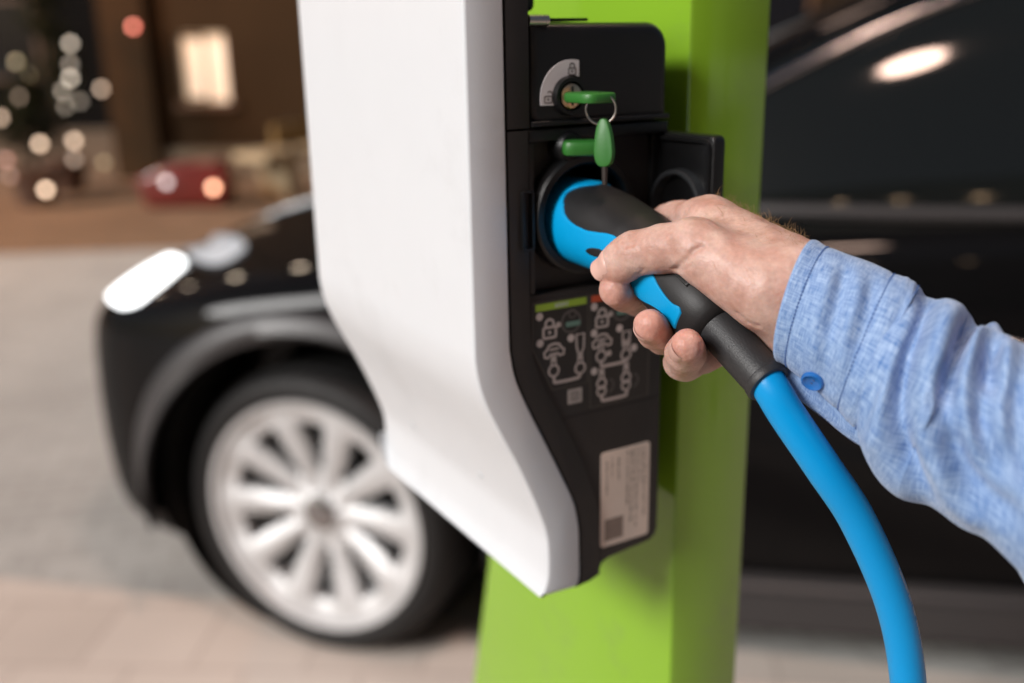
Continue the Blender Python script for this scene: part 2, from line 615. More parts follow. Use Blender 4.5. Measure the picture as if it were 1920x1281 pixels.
# lock housing above, rounded over at the top
lh = [(-35.6, 79.6), (57.8, 79.6), (57.8, 112)] + [(44 + 13.8 * math.cos(math.radians(a)), 119.5 + 13.8 * math.sin(math.radians(a))) for a in range(0, 91, 9)] + [(-35.6, 133.5)]
mkbm('lock_housing', prism(lh, -200, -1.5, bev=6.0, seg=5, front_only=True), M_DARK2, wb, angle=50)
mkbm('housing_lip', prism(rect(-35.6, 80.2, 57.2, 83.0), -1.5, 0.6, bev=0.7, front_only=True), M_DARK2, wb)
mkbm('top_flap', prism(rect(-30, 134.4, 14, 136.0), -70, -20), M_DARK2, wb)
mkbm('hinge_block', prism(rect(-36, 140, -8, 152, 4), -90, -40, bev=2), M_DARK2, wb)
mk('hinge_screw', *lathe([(0, 0.0), (0.003, 0), (0.003, 0.012), (0, 0.012)], B(-35.5, 134.6, -3), UX, 20), M_STEEL, wb)

# lock: white quarter plate with two padlock marks, brass cylinder
LC = (-9.5, 94.5)
sec = circle(LC[0], LC[1], 19.9, 28, 76, 190) + list(reversed(circle(LC[0], LC[1], 11.8, 24, 66, 198)))
sec[0] = (-4.7, 113.7)
bm = bmesh.new()
fill_bm(bm, sec, -1.6, -0.9)
plate = mkbm('lock_plate', bm, M_PLATE, wb)


def padlock(cu, cz, s, w, n0, n1, m, parent, open_=False, name='padlock_mark'):
    bm = bmesh.new()
    ribbon_bm(bm, rect(cu - 0.5 * s, cz - 0.62 * s, cu + 0.5 * s, cz + 0.12 * s, 0.1 * s, 3), w, n0, n1, closed=True)
    sh = circle(cu + (0.22 * s if open_ else 0), cz + 0.36 * s, 0.32 * s, 12, -10 if open_ else 0, 150 if open_ else 180)
    if not open_:
        sh = [(cu + 0.32 * s, cz + 0.1 * s)] + sh + [(cu - 0.32 * s, cz + 0.1 * s)]
    else:
        sh = [(sh[0][0], cz + 0.1 * s)] + sh
    ribbon_bm(bm, sh, w, n0, n1)
    fill_bm(bm, circle(cu, cz - 0.25 * s, 0.13 * s, 10), n0, n1)
    return mkbm(name, bm, m, parent, smooth=False)


padlock(-9.3, 109.4, 4.6, 0.55, -0.95, -0.75, M_PRINTK, plate)
padlock(-24.6, 95.2, 4.6, 0.55, -0.95, -0.75, M_PRINTK, plate, True)
lock = mk('lock_cylinder', *lathe([(0.0, 0.003), (0.0055, 0.003), (0.0066, 0.0022), (0.0069, -0.001)], B(-11.5, 95.4, 0), NX, 36), M_BRASS, wb)
mk('lock_collar', *lathe([(0.0072, -0.001), (0.0078, 0.0026), (0.0098, 0.0026), (0.0106, -0.0015)], B(-11.5, 95.4, 0), NX, 40), M_DARK2, lock)
bm = bmesh.new()
fill_bm(bm, rect(-12.1, 90.5, -10.9, 100.5), 2.9, 3.15)
mkbm('keyway', bm, M_GAP, lock)
mk('lower_lock', *lathe([(0.0, 0.002), (0.0072, 0.002), (0.0086, 0.0), (0.0090, -0.009)], B(-11, 68, 0), NX, 36), M_DARK2, wb)

# hinged socket lid, swung open
lid_poly = rect(0, -4, 52, 72.5, 4)


def LIDF(a, z, t):      # a along the lid away from the hinge, t thickness (mm)
    h = Vector((55.0, 0, -12.0))
    d = Vector((0.035, 0, 1.0)).normalized()
    s = Vector((1.0, 0, -0.035)).normalized()
    p = h + d * a + s * t
    return B(p.x, z, p.z)


lid = mkbm('socket_lid', prism(lid_poly, 0, 8.6, bev=1.2, seg=3, fn=LIDF), M_DARK2, wb)
bm = bmesh.new()
ribbon_bm(bm, rect(3, -1, 49.5, 69.5, 4), 2.0, 0, -2.6, closed=True, fn=LIDF)
mkbm('lid_rim', bm, M_DARK2, lid)
cz = LIDF(27, 31, 0)
dd = (LIDF(27, 31, -1) - cz).normalized()
mk('lid_seal', *lathe([(0.0185, 0), (0.0190, 0.006), (0.0205, 0.0064), (0.0215, 0.006), (0.0220, 0)], cz, dd, 64), mat('lid_seal_rubber', (0.03, 0.032, 0.035), 0.32), lid)

# ------------------------------------------------------------------ printed instructions
pan = mkbm('instruction_panel', prism([(-36, -16.6), (48.4, -16.6), (48.4, -88.6), (3.6, -88.6), (-13.4, -88.6), (-36.4, -44)], -2.3, -1.95), mat('panel_print_black', (0.012, 0.010, 0.009), 0.42, rough_var=0.1, var_scale=60), wb)
PZ0, PZ1 = -1.98, -1.82


def pic(name, build, m=M_PRINT):
    bm = bmesh.new()
    build(bm)
    return mkbm(name, bm, m, pan, smooth=False)


M_FRAMEP = mat('frame_print', (0.05, 0.042, 0.036), 0.55)
pic('printed_frame', lambda bm: ribbon_bm(bm, [(-35.4, -17.6), (2.2, -17.6), (2.2, -71), (-22.6, -71), (-35.9, -44)], 1.0, PZ0, PZ1, closed=True), M_FRAMEP)
pic('printed_frame', lambda bm: ribbon_bm(bm, [(4.2, -17.6), (47.6, -17.6), (47.6, -87.6), (4.2, -87.6)], 1.0, PZ0, PZ1, closed=True), M_FRAMEP)
pic('printed_bar', lambda bm: fill_bm(bm, rect(-33.6, -22.5, 1.2, -18.4), PZ0, PZ1), M_BARG)
pic('printed_bar', lambda bm: fill_bm(bm, rect(4.8, -22.5, 46.4, -18.4), PZ0, PZ1), M_RED)


def tinytext(bm, u0, u1, zc, h, n0, n1, gap=0.5):
    u = u0
    while u < u1:
        w = random.uniform(0.5, 1.1) * h * 0.6
        ribbon_bm(bm, [(u, zc - h / 2), (u, zc + h / 2)], h * 0.28, n0, n1)
        if random.random() < 0.7:
            ribbon_bm(bm, [(u, zc + random.choice((-0.4, 0, 0.4)) * h), (u + w, zc + random.choice((-0.4, 0, 0.4)) * h)], h * 0.25, n0, n1)
        u += w + gap * h * 0.5


pic('printed_word', lambda bm: tinytext(bm, -20, -11.5, -20.4, 2.4, PZ1, PZ1 + 0.1), mat('grey_print', (0.42, 0.45, 0.42), 0.6))
pic('printed_word', lambda bm: tinytext(bm, 20, 29, -20.4, 2.4, PZ1, PZ1 + 0.1), mat('grey_print', (0.42, 0.45, 0.42), 0.6))
for (u, z) in ((-30.9, -25.6), (-30.8, -41.4), (-9.6, -41.6), (6.7, -25.3), (6.7, -41.3), (25.2, -41.2), (6.9, -65.0), (36.3, -55.2)):
    pic('step_dot', lambda bm: fill_bm(bm, circle(u, z, 2.35, 18), PZ0, PZ1), mat('dot_print', (0.50, 0.43, 0.41), 0.6))
for (u, z) in ((-24.2, -34.4), (12.4, -33.6)):
    padlock(u, z + 0.6, 8.4, 1.5, PZ0, PZ1, M_PRINT, pan, name='padlock_pictogram')
    pic('padlock_keyhole', lambda bm: fill_bm(bm, circle(u + 6.0, z + 2.2, 1.7, 12), PZ0, PZ1))
for (u, z, uu, zz) in ((-9.4, -31.6, -8.1, -33.0), (26.9, -29.9, 28.2, -31.4)):
    pic('dial_pictogram', lambda bm: (ribbon_bm(bm, circle(u, z, 6.4, 28), 1.0, PZ0, PZ1, closed=True), ribbon_bm(bm, circle(u + 1.0, z + 4.6, 2.4, 16), 0.7, PZ0, PZ1, closed=True)), M_PRINTD)
    pic('dial_key', lambda bm: fill_bm(bm, rect(uu - 5, zz - 1.5, uu + 5, zz + 1.5, 0.6), PZ1, PZ1 + 0.1), M_TEAL)


def car_icon(bm, u, z):
    o = [(-6.4, -3), (-6.8, 0.2), (-5.0, 1.2), (-3.4, 3.8), (0, 4.6), (3.4, 3.9), (5.0, 1.4), (6.8, 0.4), (6.4, -2.6), (3.6, -3.0), (2.6, -1.6), (-2.8, -1.8), (-3.8, -3.4)]
    ribbon_bm(bm, [(u + a, z + b) for a, b in o], 1.5, PZ0, PZ1, closed=True)
    ribbon_bm(bm, [(u - 3.2, z + 1.2), (u + 3.0, z + 1.4)], 1.2, PZ0, PZ1)


def plug_icon(bm, u, z, big=3.4, two=False):
    fill_bm(bm, circle(u, z + 5.4, 1.9, 14), PZ0, PZ1)
    ribbon_bm(bm, [(u - 1.2, z + 8.4), (u - 1.6, z + 2)], 0.9, PZ0, PZ1)
    ribbon_bm(bm, [(u + 1.2, z + 8.4), (u + 1.6, z + 2)], 0.9, PZ0, PZ1)
    ribbon_bm(bm, circle(u, z - 1.6, big, 18), 1.3, PZ0, PZ1, closed=True)
    if two:
        ribbon_bm(bm, circle(u, z - 6.6, big * 0.95, 18), 1.2, PZ0, PZ1, closed=True)


def handle_icon(bm, u, z):
    ribbon_bm(bm, [(u - 2.6, z + 5.5), (u + 2.8, z + 5.5), (u + 2.6, z - 3), (u + 1.2, z - 6), (u - 1.2, z - 6), (u - 2.4, z - 2)], 1.3, PZ0, PZ1, closed=True)


pic('car_pictogram', lambda bm: car_icon(bm, -21.2, -47.6))
pic('car_pictogram', lambda bm: car_icon(bm, 12.6, -47.4))
pic('plug_pictogram', lambda bm: plug_icon(bm, -21.6, -57.8))
pic('plug_pictogram', lambda bm: plug_icon(bm, -3.1, -59.4))
pic('handle_pictogram', lambda bm: handle_icon(bm, -3.2, -45.6))
pic('handle_pictogram', lambda bm: handle_icon(bm, 30.2, -49.4))
pic('plug_pictogram', lambda bm: plug_icon(bm, 11.9, -54.8))
pic('plug_pictogram', lambda bm: plug_icon(bm, 30.3, -57.0))
pic('arrow_pictogram', lambda bm: fill_bm(bm, circle(17.7, -55.5, 1.8, 12), PZ0, PZ1))
pic('plug_pictogram', lambda bm: plug_icon(bm, 12.4, -72.0, 3.2, True))
pic('plug_pictogram', lambda bm: plug_icon(bm, 30.6, -71.6, 3.2, True))
pic('turn_arc', lambda bm: ribbon_bm(bm, circle(17.2, -76, 4.2, 14, -80, 80), 0.7, PZ0, PZ1), M_PRINTD)
pic('turn_arc', lambda bm: ribbon_bm(bm, circle(35.6, -76, 4.2, 14, -80, 80), 0.7, PZ0, PZ1), M_PRINTD)
for pts in ([(-21.5, -62.6), (-21.3, -65.6), (-20.0, -66.9), (-6, -66.9), (-3.6, -66.0), (-2.8, -63.6)],
            [(11.9, -58.6), (12.2, -61.8), (13.8, -62.9), (28.6, -62.9), (30.4, -62.2), (31.0, -60.2)],
            [(12.5, -80.4), (12.8, -83.6), (14.4, -84.8), (29, -84.8), (31, -83.8), (31.4, -80.6)]):
    pic('cable_pictogram', lambda bm: ribbon_bm(bm, cr(pts, 4), 1.9, PZ0, PZ1))
pic('square_mark', lambda bm: fill_bm(bm, rect(-12.0, -82.4, -1.8, -73.2, 0.4), PZ0, PZ1), mat('square_print', (0.36, 0.32, 0.30), 0.6))
pic('square_symbol', lambda bm: (ribbon_bm(bm, rect(-9.4, -80, -4.4, -75.6), 0.8, PZ1, PZ1 + 0.1, closed=True), ribbon_bm(bm, [(-8, -77.4), (-6.9, -78.8), (-5.6, -76.8)], 0.7, PZ1, PZ1 + 0.1)), M_PRINTD)

# rating sticker with illegible fine print
stk = mkbm('rating_sticker', prism(rect(12.4, -184.2, 50.2, -119.2, 2.4), -2.2, -2.0), M_STICK, wb)
bm = bmesh.new()
fine = bm
for (u, z0, z1, h) in ((17, -126, -148, 1.2), (21, -124, -138, 1.0), (26, -125, -140, 1.3), (33, -122, -160, 1.1), (36.5, -122, -150, 1.5), (40, -122, -165, 1.1), (43.5, -122, -146, 1.0), (46.5, -122, -170, 1.2), (36, -152, -172, 1.2), (40, -168, -176, 1.0)):
    z = z0
    while z > z1:
        l = random.uniform(0.6, 2.6)
        ribbon_bm(fine, [(u + random.uniform(-0.3, 0.3), z), (u + random.uniform(-0.3, 0.3), max(z - l, z1))], h * random.uniform(0.6, 1.3), -2.05, -1.95)
        z -= l + random.uniform(0.5, 1.4)
fp = mkbm('fine_print', fine, mat('fine_print_ink', (0.20, 0.15, 0.12), 0.6), stk, smooth=False)
fp['kind'] = 'stuff'
bm = bmesh.new()
fill_bm(bm, rect(15.6, -180.4, 30.0, -165.4), -2.05, -1.95)
mkbm('printed_square', bm, mat('brown_print', (0.24, 0.18, 0.15), 0.6, var=0.4, var_scale=700), stk, smooth=False)

# ------------------------------------------------------------------ keys
keys = thing('key_bunch', 'two green headed keys on a steel ring, one turned in the brass lock', 'keys', B(6, 55, 12))


def key_bow(name, c, ax_l, ax_w, L, Wd, T, leaf=False, parent=keys):
    ax_l, ax_w = Vector(ax_l).normalized(), Vector(ax_w).normalized()
    ax_w = (ax_w - ax_l * ax_w.dot(ax_l)).normalized()
    ax_t = ax_l.cross(ax_w)
    pts = []
    k = 28
    for i in range(k):
        a = 2 * math.pi * i / k
        e = 0.55 if not leaf else 0.8
        x = abs(math.cos(a)) ** e * math.copysign(1, math.cos(a)) * L / 2
        y = abs(math.sin(a)) ** e * math.copysign(1, math.sin(a)) * Wd / 2
        if leaf:
            y *= 1 - 0.25 * (x / (L / 2))
        pts.append((x, y))
    bm = prism(pts, -T / 2, T / 2, bev=T * 0.28, seg=2, fn=lambda x, y, t: Vector(c) + (ax_l * x + ax_w * y + ax_t * t) * 0.001)
    return mkbm(name, bm, M_KEYG, parent)


k1 = key_bow('key_head', B(-10.0, 95.2, 17), NX * 1 + UX * 0.02, UX, 27, 21, 5.2)
mk('key_blade', *tube([B(-11.5, 95.3, 6), B(-11.5, 95.3, -1)], 0.0022, 10), M_STEEL, k1)
rc = P(960 + 712 / 4.269, 20 + 788 / 4.269, 0.518)
ring_pts = []
ra = (UX * 0.75 + NX * 0.66).normalized()
rt = [rc + (ra * math.cos(t) + ZX * math.sin(t)) * 0.0078 for t in np.linspace(0, 2 * math.pi, 41)[:-1]]
bmv, bmf = [], []
for i, c in enumerate(rt):
    rad = (c - rc).normalized()
    side = ra.cross(ZX)
    for j in range(8):
        a = 2 * math.pi * j / 8
        bmv.append(c + (rad * math.cos(a) * 0.0006 + side * math.sin(a) * 0.0010))
for i in range(40):
    for j in range(8):
        bmf.append((i * 8 + j, i * 8 + (j + 1) % 8, ((i + 1) % 40) * 8 + (j + 1) % 8, ((i + 1) % 40) * 8 + j))
mk('key_ring', bmv, bmf, M_STEEL, keys)
p_top = P(1132, 222, 0.518)
p_bot = P(1134, 314, 0.522)
k2 = key_bow('key_head', (p_top + p_bot) / 2, p_top - p_bot, NX * 0.8 + UX * 0.45, (p_top - p_bot).length * 1000, 10.5, 4.6, leaf=True)
mk('key_blade', *tube([p_bot + ZX * 0.002, p_bot - ZX * 0.009], [0.0018, 0.0014], 8), mat('dull_key_steel', (0.06, 0.05, 0.045), 0.5, 0.6), k2)
keyb = key_bow('socket_key', B(-8.5, 68.4, 9), UX * 0.9 + NX * 0.5, NX, 23, 15, 8.0, parent=None)
tag(keyb, 'short green block headed key in the lower lock above the socket', 'key')
# ------------------------------------------------------------------ charging plug (handle leaves the socket along +n and dips)
plug = thing('charging_plug', 'blue and black charging plug pushed into the socket, with thick blue cable', 'plug', B(0, -60, 100))
AXIS = np.array([(-34, 25.5), (-14, 26.0), (5, 25.6), (25, 23.6), (49, 18.8), (70, 11.0), (89, 2.4), (100, -2.8), (111, -8.9), (146, -27.6)])


def axis_at(n):
    z = float(np.interp(n, AXIS[:, 0], AXIS[:, 1]))
    s = (float(np.interp(n + 8, AXIS[:, 0], AXIS[:, 1])) - float(np.interp(n - 8, AXIS[:, 0], AXIS[:, 1]))) / 16
    return z, s


def axis_frame(n):
    z, s = axis_at(n)
    t = Vector((0, s, 1)).normalized()          # (u, z, n)
    up = Vector((0, 1, -s)).normalized()
    return Vector((0, z, n)), t, up


# station: half width (u), half height
SEC = np.array([(-34, 23.0, 22.6), (-14, 23.0, 22.6), (-2, 23.0, 22.6), (6, 22.9, 22.5), (16, 22.6, 22.1), (28, 22.0, 21.4), (40, 21.2, 20.6), (55, 20.6, 19.8), (70, 19.4, 19.2),
                (84, 19.0, 19.2), (96, 18.6, 19.0), (103, 17.6, 18.0), (109, 15.4, 15.8), (112.5, 12.2, 12.6), (113.5, 8.0, 8.0), (113.6, 1.0, 1.0)])


def cri(x, xs, ys):
    """smooth (Catmull-Rom) interpolation"""
    i = int(np.clip(np.searchsorted(xs, x) - 1, 0, len(xs) - 2))
    t = (x - xs[i]) / (xs[i + 1] - xs[i])
    m = lambda k: (ys[min(k + 1, len(ys) - 1)] - ys[max(k - 1, 0)]) / (xs[min(k + 1, len(xs) - 1)] - xs[max(k - 1, 0)])
    h = xs[i + 1] - xs[i]
    return (2 * t ** 3 - 3 * t * t + 1) * ys[i] + (t ** 3 - 2 * t * t + t) * h * m(i) + (-2 * t ** 3 + 3 * t * t) * ys[i + 1] + (t ** 3 - t * t) * h * m(i + 1)


def plug_surf(n, th, off=0.0):
    """th = 0 up, 90 deg towards +u, in the cross section at station n. Box frame mm."""
    n_ = min(max(n, -34), 113.6)
    a = cri(n_, SEC[:, 0], SEC[:, 1]) + off
    b = cri(n_, SEC[:, 0], SEC[:, 2]) + off
    c, t, up = axis_frame(n_)
    ct, st = math.cos(th), math.sin(th)
    e = 0.90
    x = math.copysign(abs(st) ** e, st) * a
    y = math.copysign(abs(ct) ** e, ct) * b
    return c + up * y + Vector((1, 0, 0)) * x


def grid_mesh(name, ns, ths, m, parent, off=0.0, closed=True, offfn=None):
    vs_, fs_ = [], []
    for i, n in enumerate(ns):
        for j, th in enumerate(ths):
            o = off if offfn is None else offfn(i, j)
            q = plug_surf(n, th, o)
            vs_.append(B(*q))
    k = len(ths)
    for i in range(len(ns) - 1):
        for j in range(k if closed else k - 1):
            l = (j + 1) % k
            fs_.append((i * k + j, i * k + l, (i + 1) * k + l, (i + 1) * k + j))
    return mk(name, vs_, fs_, m, parent, angle=None)


ns = list(np.linspace(-34, 100, 66)) + list(np.linspace(101, 113.55, 22))
ths = [2 * math.pi * i / 96 for i in range(96)]
handle = grid_mesh('handle', ns, ths, M_RUBBER, plug)
D2 = math.radians
# blue shell: round the nose, then a strip down the near side ending in a fish tail.
# each row: station, upper edge angle, lower edge angle (degrees from up, growing towards the far side; near side = 270)

def strip(name, rows_n, lo, hi, m, parent, height=0.8, k=22, mirror=False, edge=1.0):
    """Raised patch between two edge angles along the handle, with a rolled edge."""
    vs_, fs_ = [], []
    us = [0.0, 0.012, 0.03] + list(np.linspace(0.06, 0.94, k)) + [0.97, 0.988, 1.0]
    prof = {0: -0.25, 1: height * 0.7, 2: height}
    R_ = len(rows_n)
    for i, n in enumerate(rows_n):
        for j, u in enumerate(us):
            e = min(j, len(us) - 1 - j, i, R_ - 1 - i)
            o = prof.get(e, height)
            th = D2(lo(n) + (hi(n) - lo(n)) * u)
            if mirror:
                th = -th
            vs_.append(B(*plug_surf(n, th, o)))
    w = len(us)
    for i in range(R_ - 1):
        for j in range(w - 1):
            f = (i * w + j, i * w + j + 1, (i + 1) * w + j + 1, (i + 1) * w + j)
            fs_.append(tuple(reversed(f)) if mirror else f)
    return vs_, fs_


up_n = [0, 5, 9.5, 17.5, 28, 38, 45, 52.5, 65, 79.5, 86, 92.5, 98, 101.5, 103.6]
up_a = [308, 305, 291.5, 283.5, 282, 288, 294, 298, 299, 292.5, 285.5, 281.5, 281, 284.5, 279]
lo_n = [0, 20, 38.5, 47, 61.5, 70, 78, 85.5, 92.5, 97.5, 101, 103.6]
lo_a = [190, 195, 215, 232, 236, 237, 242, 252, 258.5, 258, 254, 250.5]
HI = lambda n: cri(n, np.array(up_n, float), np.array(up_a, float))
LO = lambda n: cri(n, np.array(lo_n, float), np.array(lo_a, float))
rows = [1, 1.2, 1.5] + list(np.linspace(2, 102.6, 94)) + [103.0, 103.3, 103.6]
va, fa = strip('x', rows, LO, HI, M_BLUE, plug)
vb, fb = strip('x', rows, LO, HI, M_BLUE, plug, mirror=True)
shell = mk('side_inlay', va, fa, M_BLUE, plug, angle=None)
mk('side_inlay', vb, fb, M_BLUE, plug, angle=None)
# blue nose ring, its rear edge bowed by the black tongue
nb_t = np.array([0, 5, 22, 38, 56, 74, 100, 140, 180], float)       # degrees from the top, either side
nb_n = np.array([8.5, 8.0, 4.8, 2.4, 5.0, 11.0, 22.0, 34.0, 36.0])
vs_, fs_ = [], []
K = 120
cols = list(np.linspace(0, 1, 26)) + [1.02, 1.03]
for c_i, c_ in enumerate(cols):
    for j in range(K):
        deg = 360 * j / K
        dd_ = min(deg, 360 - deg)
        nend = cri(dd_, nb_t, nb_n)
        n = -34 + (nend + 34) * min(c_, 1.0) + (0.25 if c_ > 1.02 else 0)
        o = 0.82 if c_ < 1 else (0.7 if c_ == 1.0 else (0.4 if c_ < 1.025 else -0.3))
        vs_.append(B(*plug_surf(n, D2(deg), o)))
for i in range(len(cols) - 1):
    for j in range(K):
        l = (j + 1) % K
        fs_.append((i * K + j, i * K + l, (i + 1) * K + l, (i + 1) * K + j))
mk('nose_ring', vs_, fs_, M_BLUE, plug, angle=None)
# dark finger pocket in the inlay
vs_, fs_ = [], []
for r_, o in ((0.0, 0.95), (0.5, 0.95), (0.85, 0.95), (1.0, 0.6)):
    for k_ in range(28):
        t = 2 * math.pi * k_ / 28
        n = 40.5 + 9.0 * r_ * math.cos(t)
        a = 262.8 + (6.5 * math.sin(t) + 5.0 * math.cos(t)) * r_
        vs_.append(B(*plug_surf(n, D2(a), o)))
for i in range(3):
    for j in range(28):
        l = (j + 1) % 28
        fs_.append((i * 28 + j, i * 28 + l, (i + 1) * 28 + l, (i + 1) * 28 + j))
mk('finger_pocket', vs_, fs_, M_RUBBER, plug, angle=None)
# small latch window on the upper near side
vs_, fs_ = strip('x', [84, 84.4, 84.8] + list(np.linspace(85.5, 96.5, 8)) + [97.2, 97.6, 98], lambda n: 314, lambda n: 346, M_DARK2, plug, height=0.7, k=8)
mk('latch_window', vs_, fs_, M_DARK2, plug, angle=None)

# boot and cable
bpts = [B(0, axis_at(n)[0], n) for n in np.linspace(100, 146, 24)]
brad = list(np.linspace(11.4, 10.4, 21)) + [10.3, 10.2, 9.8]
boot = mk('strain_relief_boot', *tube(bpts, [r * 0.001 for r in brad], 40), M_BOOT, plug, angle=35)
lip_c, lip_t = bpts[-1], (bpts[-1] - bpts[-3]).normalized()
mk('boot_lip', *lathe([(0.0096, -0.003), (0.0107, -0.002), (0.0110, 0.0005), (0.0104, 0.0018), (0.0086, 0.002)], lip_c, lip_t, 40), M_BOOT, boot)
cpath = [(0, -17, 126), (0, -27.2, 145)] + [tuple(to_box(P(x, y, d))) for x, y, d in ((1476, 778, 0.4555), (1544, 878, 0.457), (1609, 978, 0.463), (1675, 1132, 0.474), (1703, 1281, 0.487), (1712, 1480, 0.505))]
_l = cpath[-1]
cpath += [(_l[0] + 5, -320, _l[2] + 1), (_l[0] + 12, -440, _l[2]), (_l[0] + 28, -650, _l[2] - 8), (_l[0] + 50, -950, _l[2] - 16), (_l[0] + 70, -1220, _l[2] - 16), (_l[0] + 105, -1350, _l[2] - 20), (250, ZG + 11, 240), (380, ZG + 10, 300), (560, ZG + 10, 310), (800, ZG + 10, 250), (1100, ZG + 10, 210)]
cp = [B(*q) for q in cr(cpath, 10)]
cable = mk('cable', *tube(cp, 0.0085, 32), M_CABLE, plug, angle=None)

# worn white lettering along the cable, too oblique to read
kv, kf = [], []
side_d = (CAM_R @ Vector((0.80, 0.10, 0.58))).normalized()
i = 46
while i < 58:
    p0, p1 = cp[i], cp[i + 1]
    for t0 in np.arange(0.0, 1.0, 0.16):
        if random.random() < 0.25:
            continue
        a_ = p0.lerp(p1, t0)
        b_ = p0.lerp(p1, t0 + 0.10)
        tg = (p1 - p0).normalized()
        sd = (side_d - tg * side_d.dot(tg)).normalized()
        wd = tg.cross(sd)
        k0 = len(kv)
        for q in (a_, b_):
            for e in (-0.0012, 0.0012):
                kv.append(q + sd * 0.00862 + wd * e * random.uniform(0.5, 1.0))
        kf.append((k0, k0 + 1, k0 + 3, k0 + 2))
    i += 1
kp = mk('cable_print', kv, kf, mat('cable_print_white', (0.6, 0.62, 0.66), 0.5), cable, smooth=False)
kp['kind'] = 'stuff'
# ------------------------------------------------------------------ hand: one continuous surface from a distance field, box frame (u, z, n) in mm
HV = 0.8
G0 = np.array([-50.0, -62.0, 30.0])
G1 = np.array([88.0, 72.0, 232.0])
GN = np.ceil((G1 - G0) / HV).astype(int) + 1


def sd_cone(p, a, b, ra, rb):
    """round cone a->b with radii ra, rb (smooth taper capsule)"""
    a, b = np.array(a, np.float32), np.array(b, np.float32)
    ba = b - a
    l2 = float(ba @ ba)
    t = ((p - a) @ ba) / l2
    t = np.clip(t, 0, 1)
    q = p - a - t[..., None] * ba
    return np.sqrt((q * q).sum(-1)) - (ra + (rb - ra) * t)


def sd_ell(p, c, axes, radii):
    q = (p - np.array(c, np.float32)) @ np.array(axes, np.float32).T
    r = np.array(radii, np.float32)
    k0 = np.sqrt(((q / r) ** 2).sum(-1))
    k1 = np.sqrt(((q / (r * r)) ** 2).sum(-1)) + 1e-6
    return k0 * (k0 - 1) / k1


def smin(a, b, k):
    h = np.clip(0.5 + 0.5 * (b - a) / k, 0, 1)
    return b + (a - b) * h - k * h * (1 - h)


def smax(a, b, k):
    return -smin(-a, -b, k)


def bj(n, phi, r):
    """joint at station n of the handle, angle phi (deg, 0 = up, 90 = far side), distance r from its axis"""
    c, t, up = axis_frame(n)
    p = math.radians(phi)
    q = c + up * (math.cos(p) * r) + Vector((1, 0, 0)) * (math.sin(p) * r)
    return np.array(q)


def pj(px, py, d):
    return np.array(to_box(P(px, py, d)))


#@JOINTS
def on_bar(px, py, r, far=True):
    """joint seen at a pixel, at distance r from the handle axis (the far or the near crossing of the line of sight)"""
    hit = []
    for d in np.arange(0.40, 0.62, 0.0005):
        q = pj(px, py, d)
        m = min(np.linalg.norm(q - np.array(axis_frame(n)[0])) for n in np.arange(max(0, q[2] - 30), q[2] + 30, 2.0))
        hit.append((d, m - r))
    out = [d0 for (d0, m0), (d1, m1) in zip(hit, hit[1:]) if m0 * m1 <= 0]
    if not out:
        out = [min(hit, key=lambda h: abs(h[1]))[0]]
    return pj(px, py, out[-1] if far else out[0])


WR = pj(1510, 580, 0.462)                     # wrist centre
ROW = np.array((20.0, -46.0, 14.0)); ROW /= np.linalg.norm(ROW)     # radial -> ulnar
MCP = dict(index=pj(1326, 420, 0.511))
MCP['middle'] = MCP['index'] + np.array((13.0, -12.0, 3.0))
MCP['ring'] = MCP['middle'] + np.array((5.0, -17.0, 6.0))
MCP['pinky'] = MCP['ring'] + np.array((0.0, -17.0, 8.0))
FING = dict(
    index=[MCP['index'], on_bar(1230, 419, 32.0), bj(49, 168, 31.5), on_bar(1152, 546, 29.5, False)],
    middle=[MCP['middle'], bj(84, 122, 36), bj(85.5, 184, 29.5), on_bar(1219, 611, 28.5, False)],
    ring=[MCP['ring'], bj(104, 136, 36), bj(107, 190, 28.5), on_bar(1288, 648, 27.0, False)],
    pinky=[MCP['pinky'], bj(114, 96, 35), bj(121, 116, 26), bj(123, 136, 22.0)])
FR = dict(index=(11.6, 10.8, 9.2, 8.8), middle=(11.8, 10.2, 9.3, 9.0), ring=(11.2, 9.8, 9.1, 8.8), pinky=(10.0, 8.4, 7.6, 7.0))
TH = dict(cmc=pj(1438, 548, 0.456), mcp=pj(1296, 459, 0.474), ip=pj(1190, 475, 0.491), tip=pj(1146, 504, 0.502))


def crop(a, b, r):
    lo = np.minimum(a, b) - r
    hi = np.maximum(a, b) + r
    i0 = np.clip(np.floor((lo - G0) / HV).astype(int), 0, GN - 1)
    i1 = np.clip(np.ceil((hi - G0) / HV).astype(int) + 1, 1, GN)
    return tuple(slice(x, y) for x, y in zip(i0, i1))


AXS = [np.arange(GN[i]) * HV + G0[i] for i in range(3)]


def pts_of(sl):
    g = np.meshgrid(AXS[0][sl[0]], AXS[1][sl[1]], AXS[2][sl[2]], indexing='ij')
    return np.stack(g, -1).astype(np.float32)


BIG = 24.0
MARGIN = 20.0


class Field:
    def __init__(self):
        self.d = np.full(GN, BIG, np.float32)

    def cone(self, a, b, ra, rb, k):
        sl = crop(np.array(a), np.array(b), max(ra, rb) + MARGIN)
        d = sd_cone(pts_of(sl), a, b, ra, rb)
        self.d[sl] = smin(self.d[sl], d, k) if k > 0 else np.minimum(self.d[sl], d)

    def ell(self, c, axes, radii, k):
        c = np.array(c)
        sl = crop(c, c, max(radii) + MARGIN)
        d = sd_ell(pts_of(sl), c, axes, radii)
        self.d[sl] = smin(self.d[sl], d, k)

    def carve(self, a, b, ra, rb, k):
        sl = crop(np.array(a), np.array(b), max(ra, rb) + MARGIN)
        d = sd_cone(pts_of(sl), a, b, ra, rb)
        self.d[sl] = smax(self.d[sl], -d, k)


def lerp(a, b, t):
    return np.array(a) * (1 - t) + np.array(b) * t


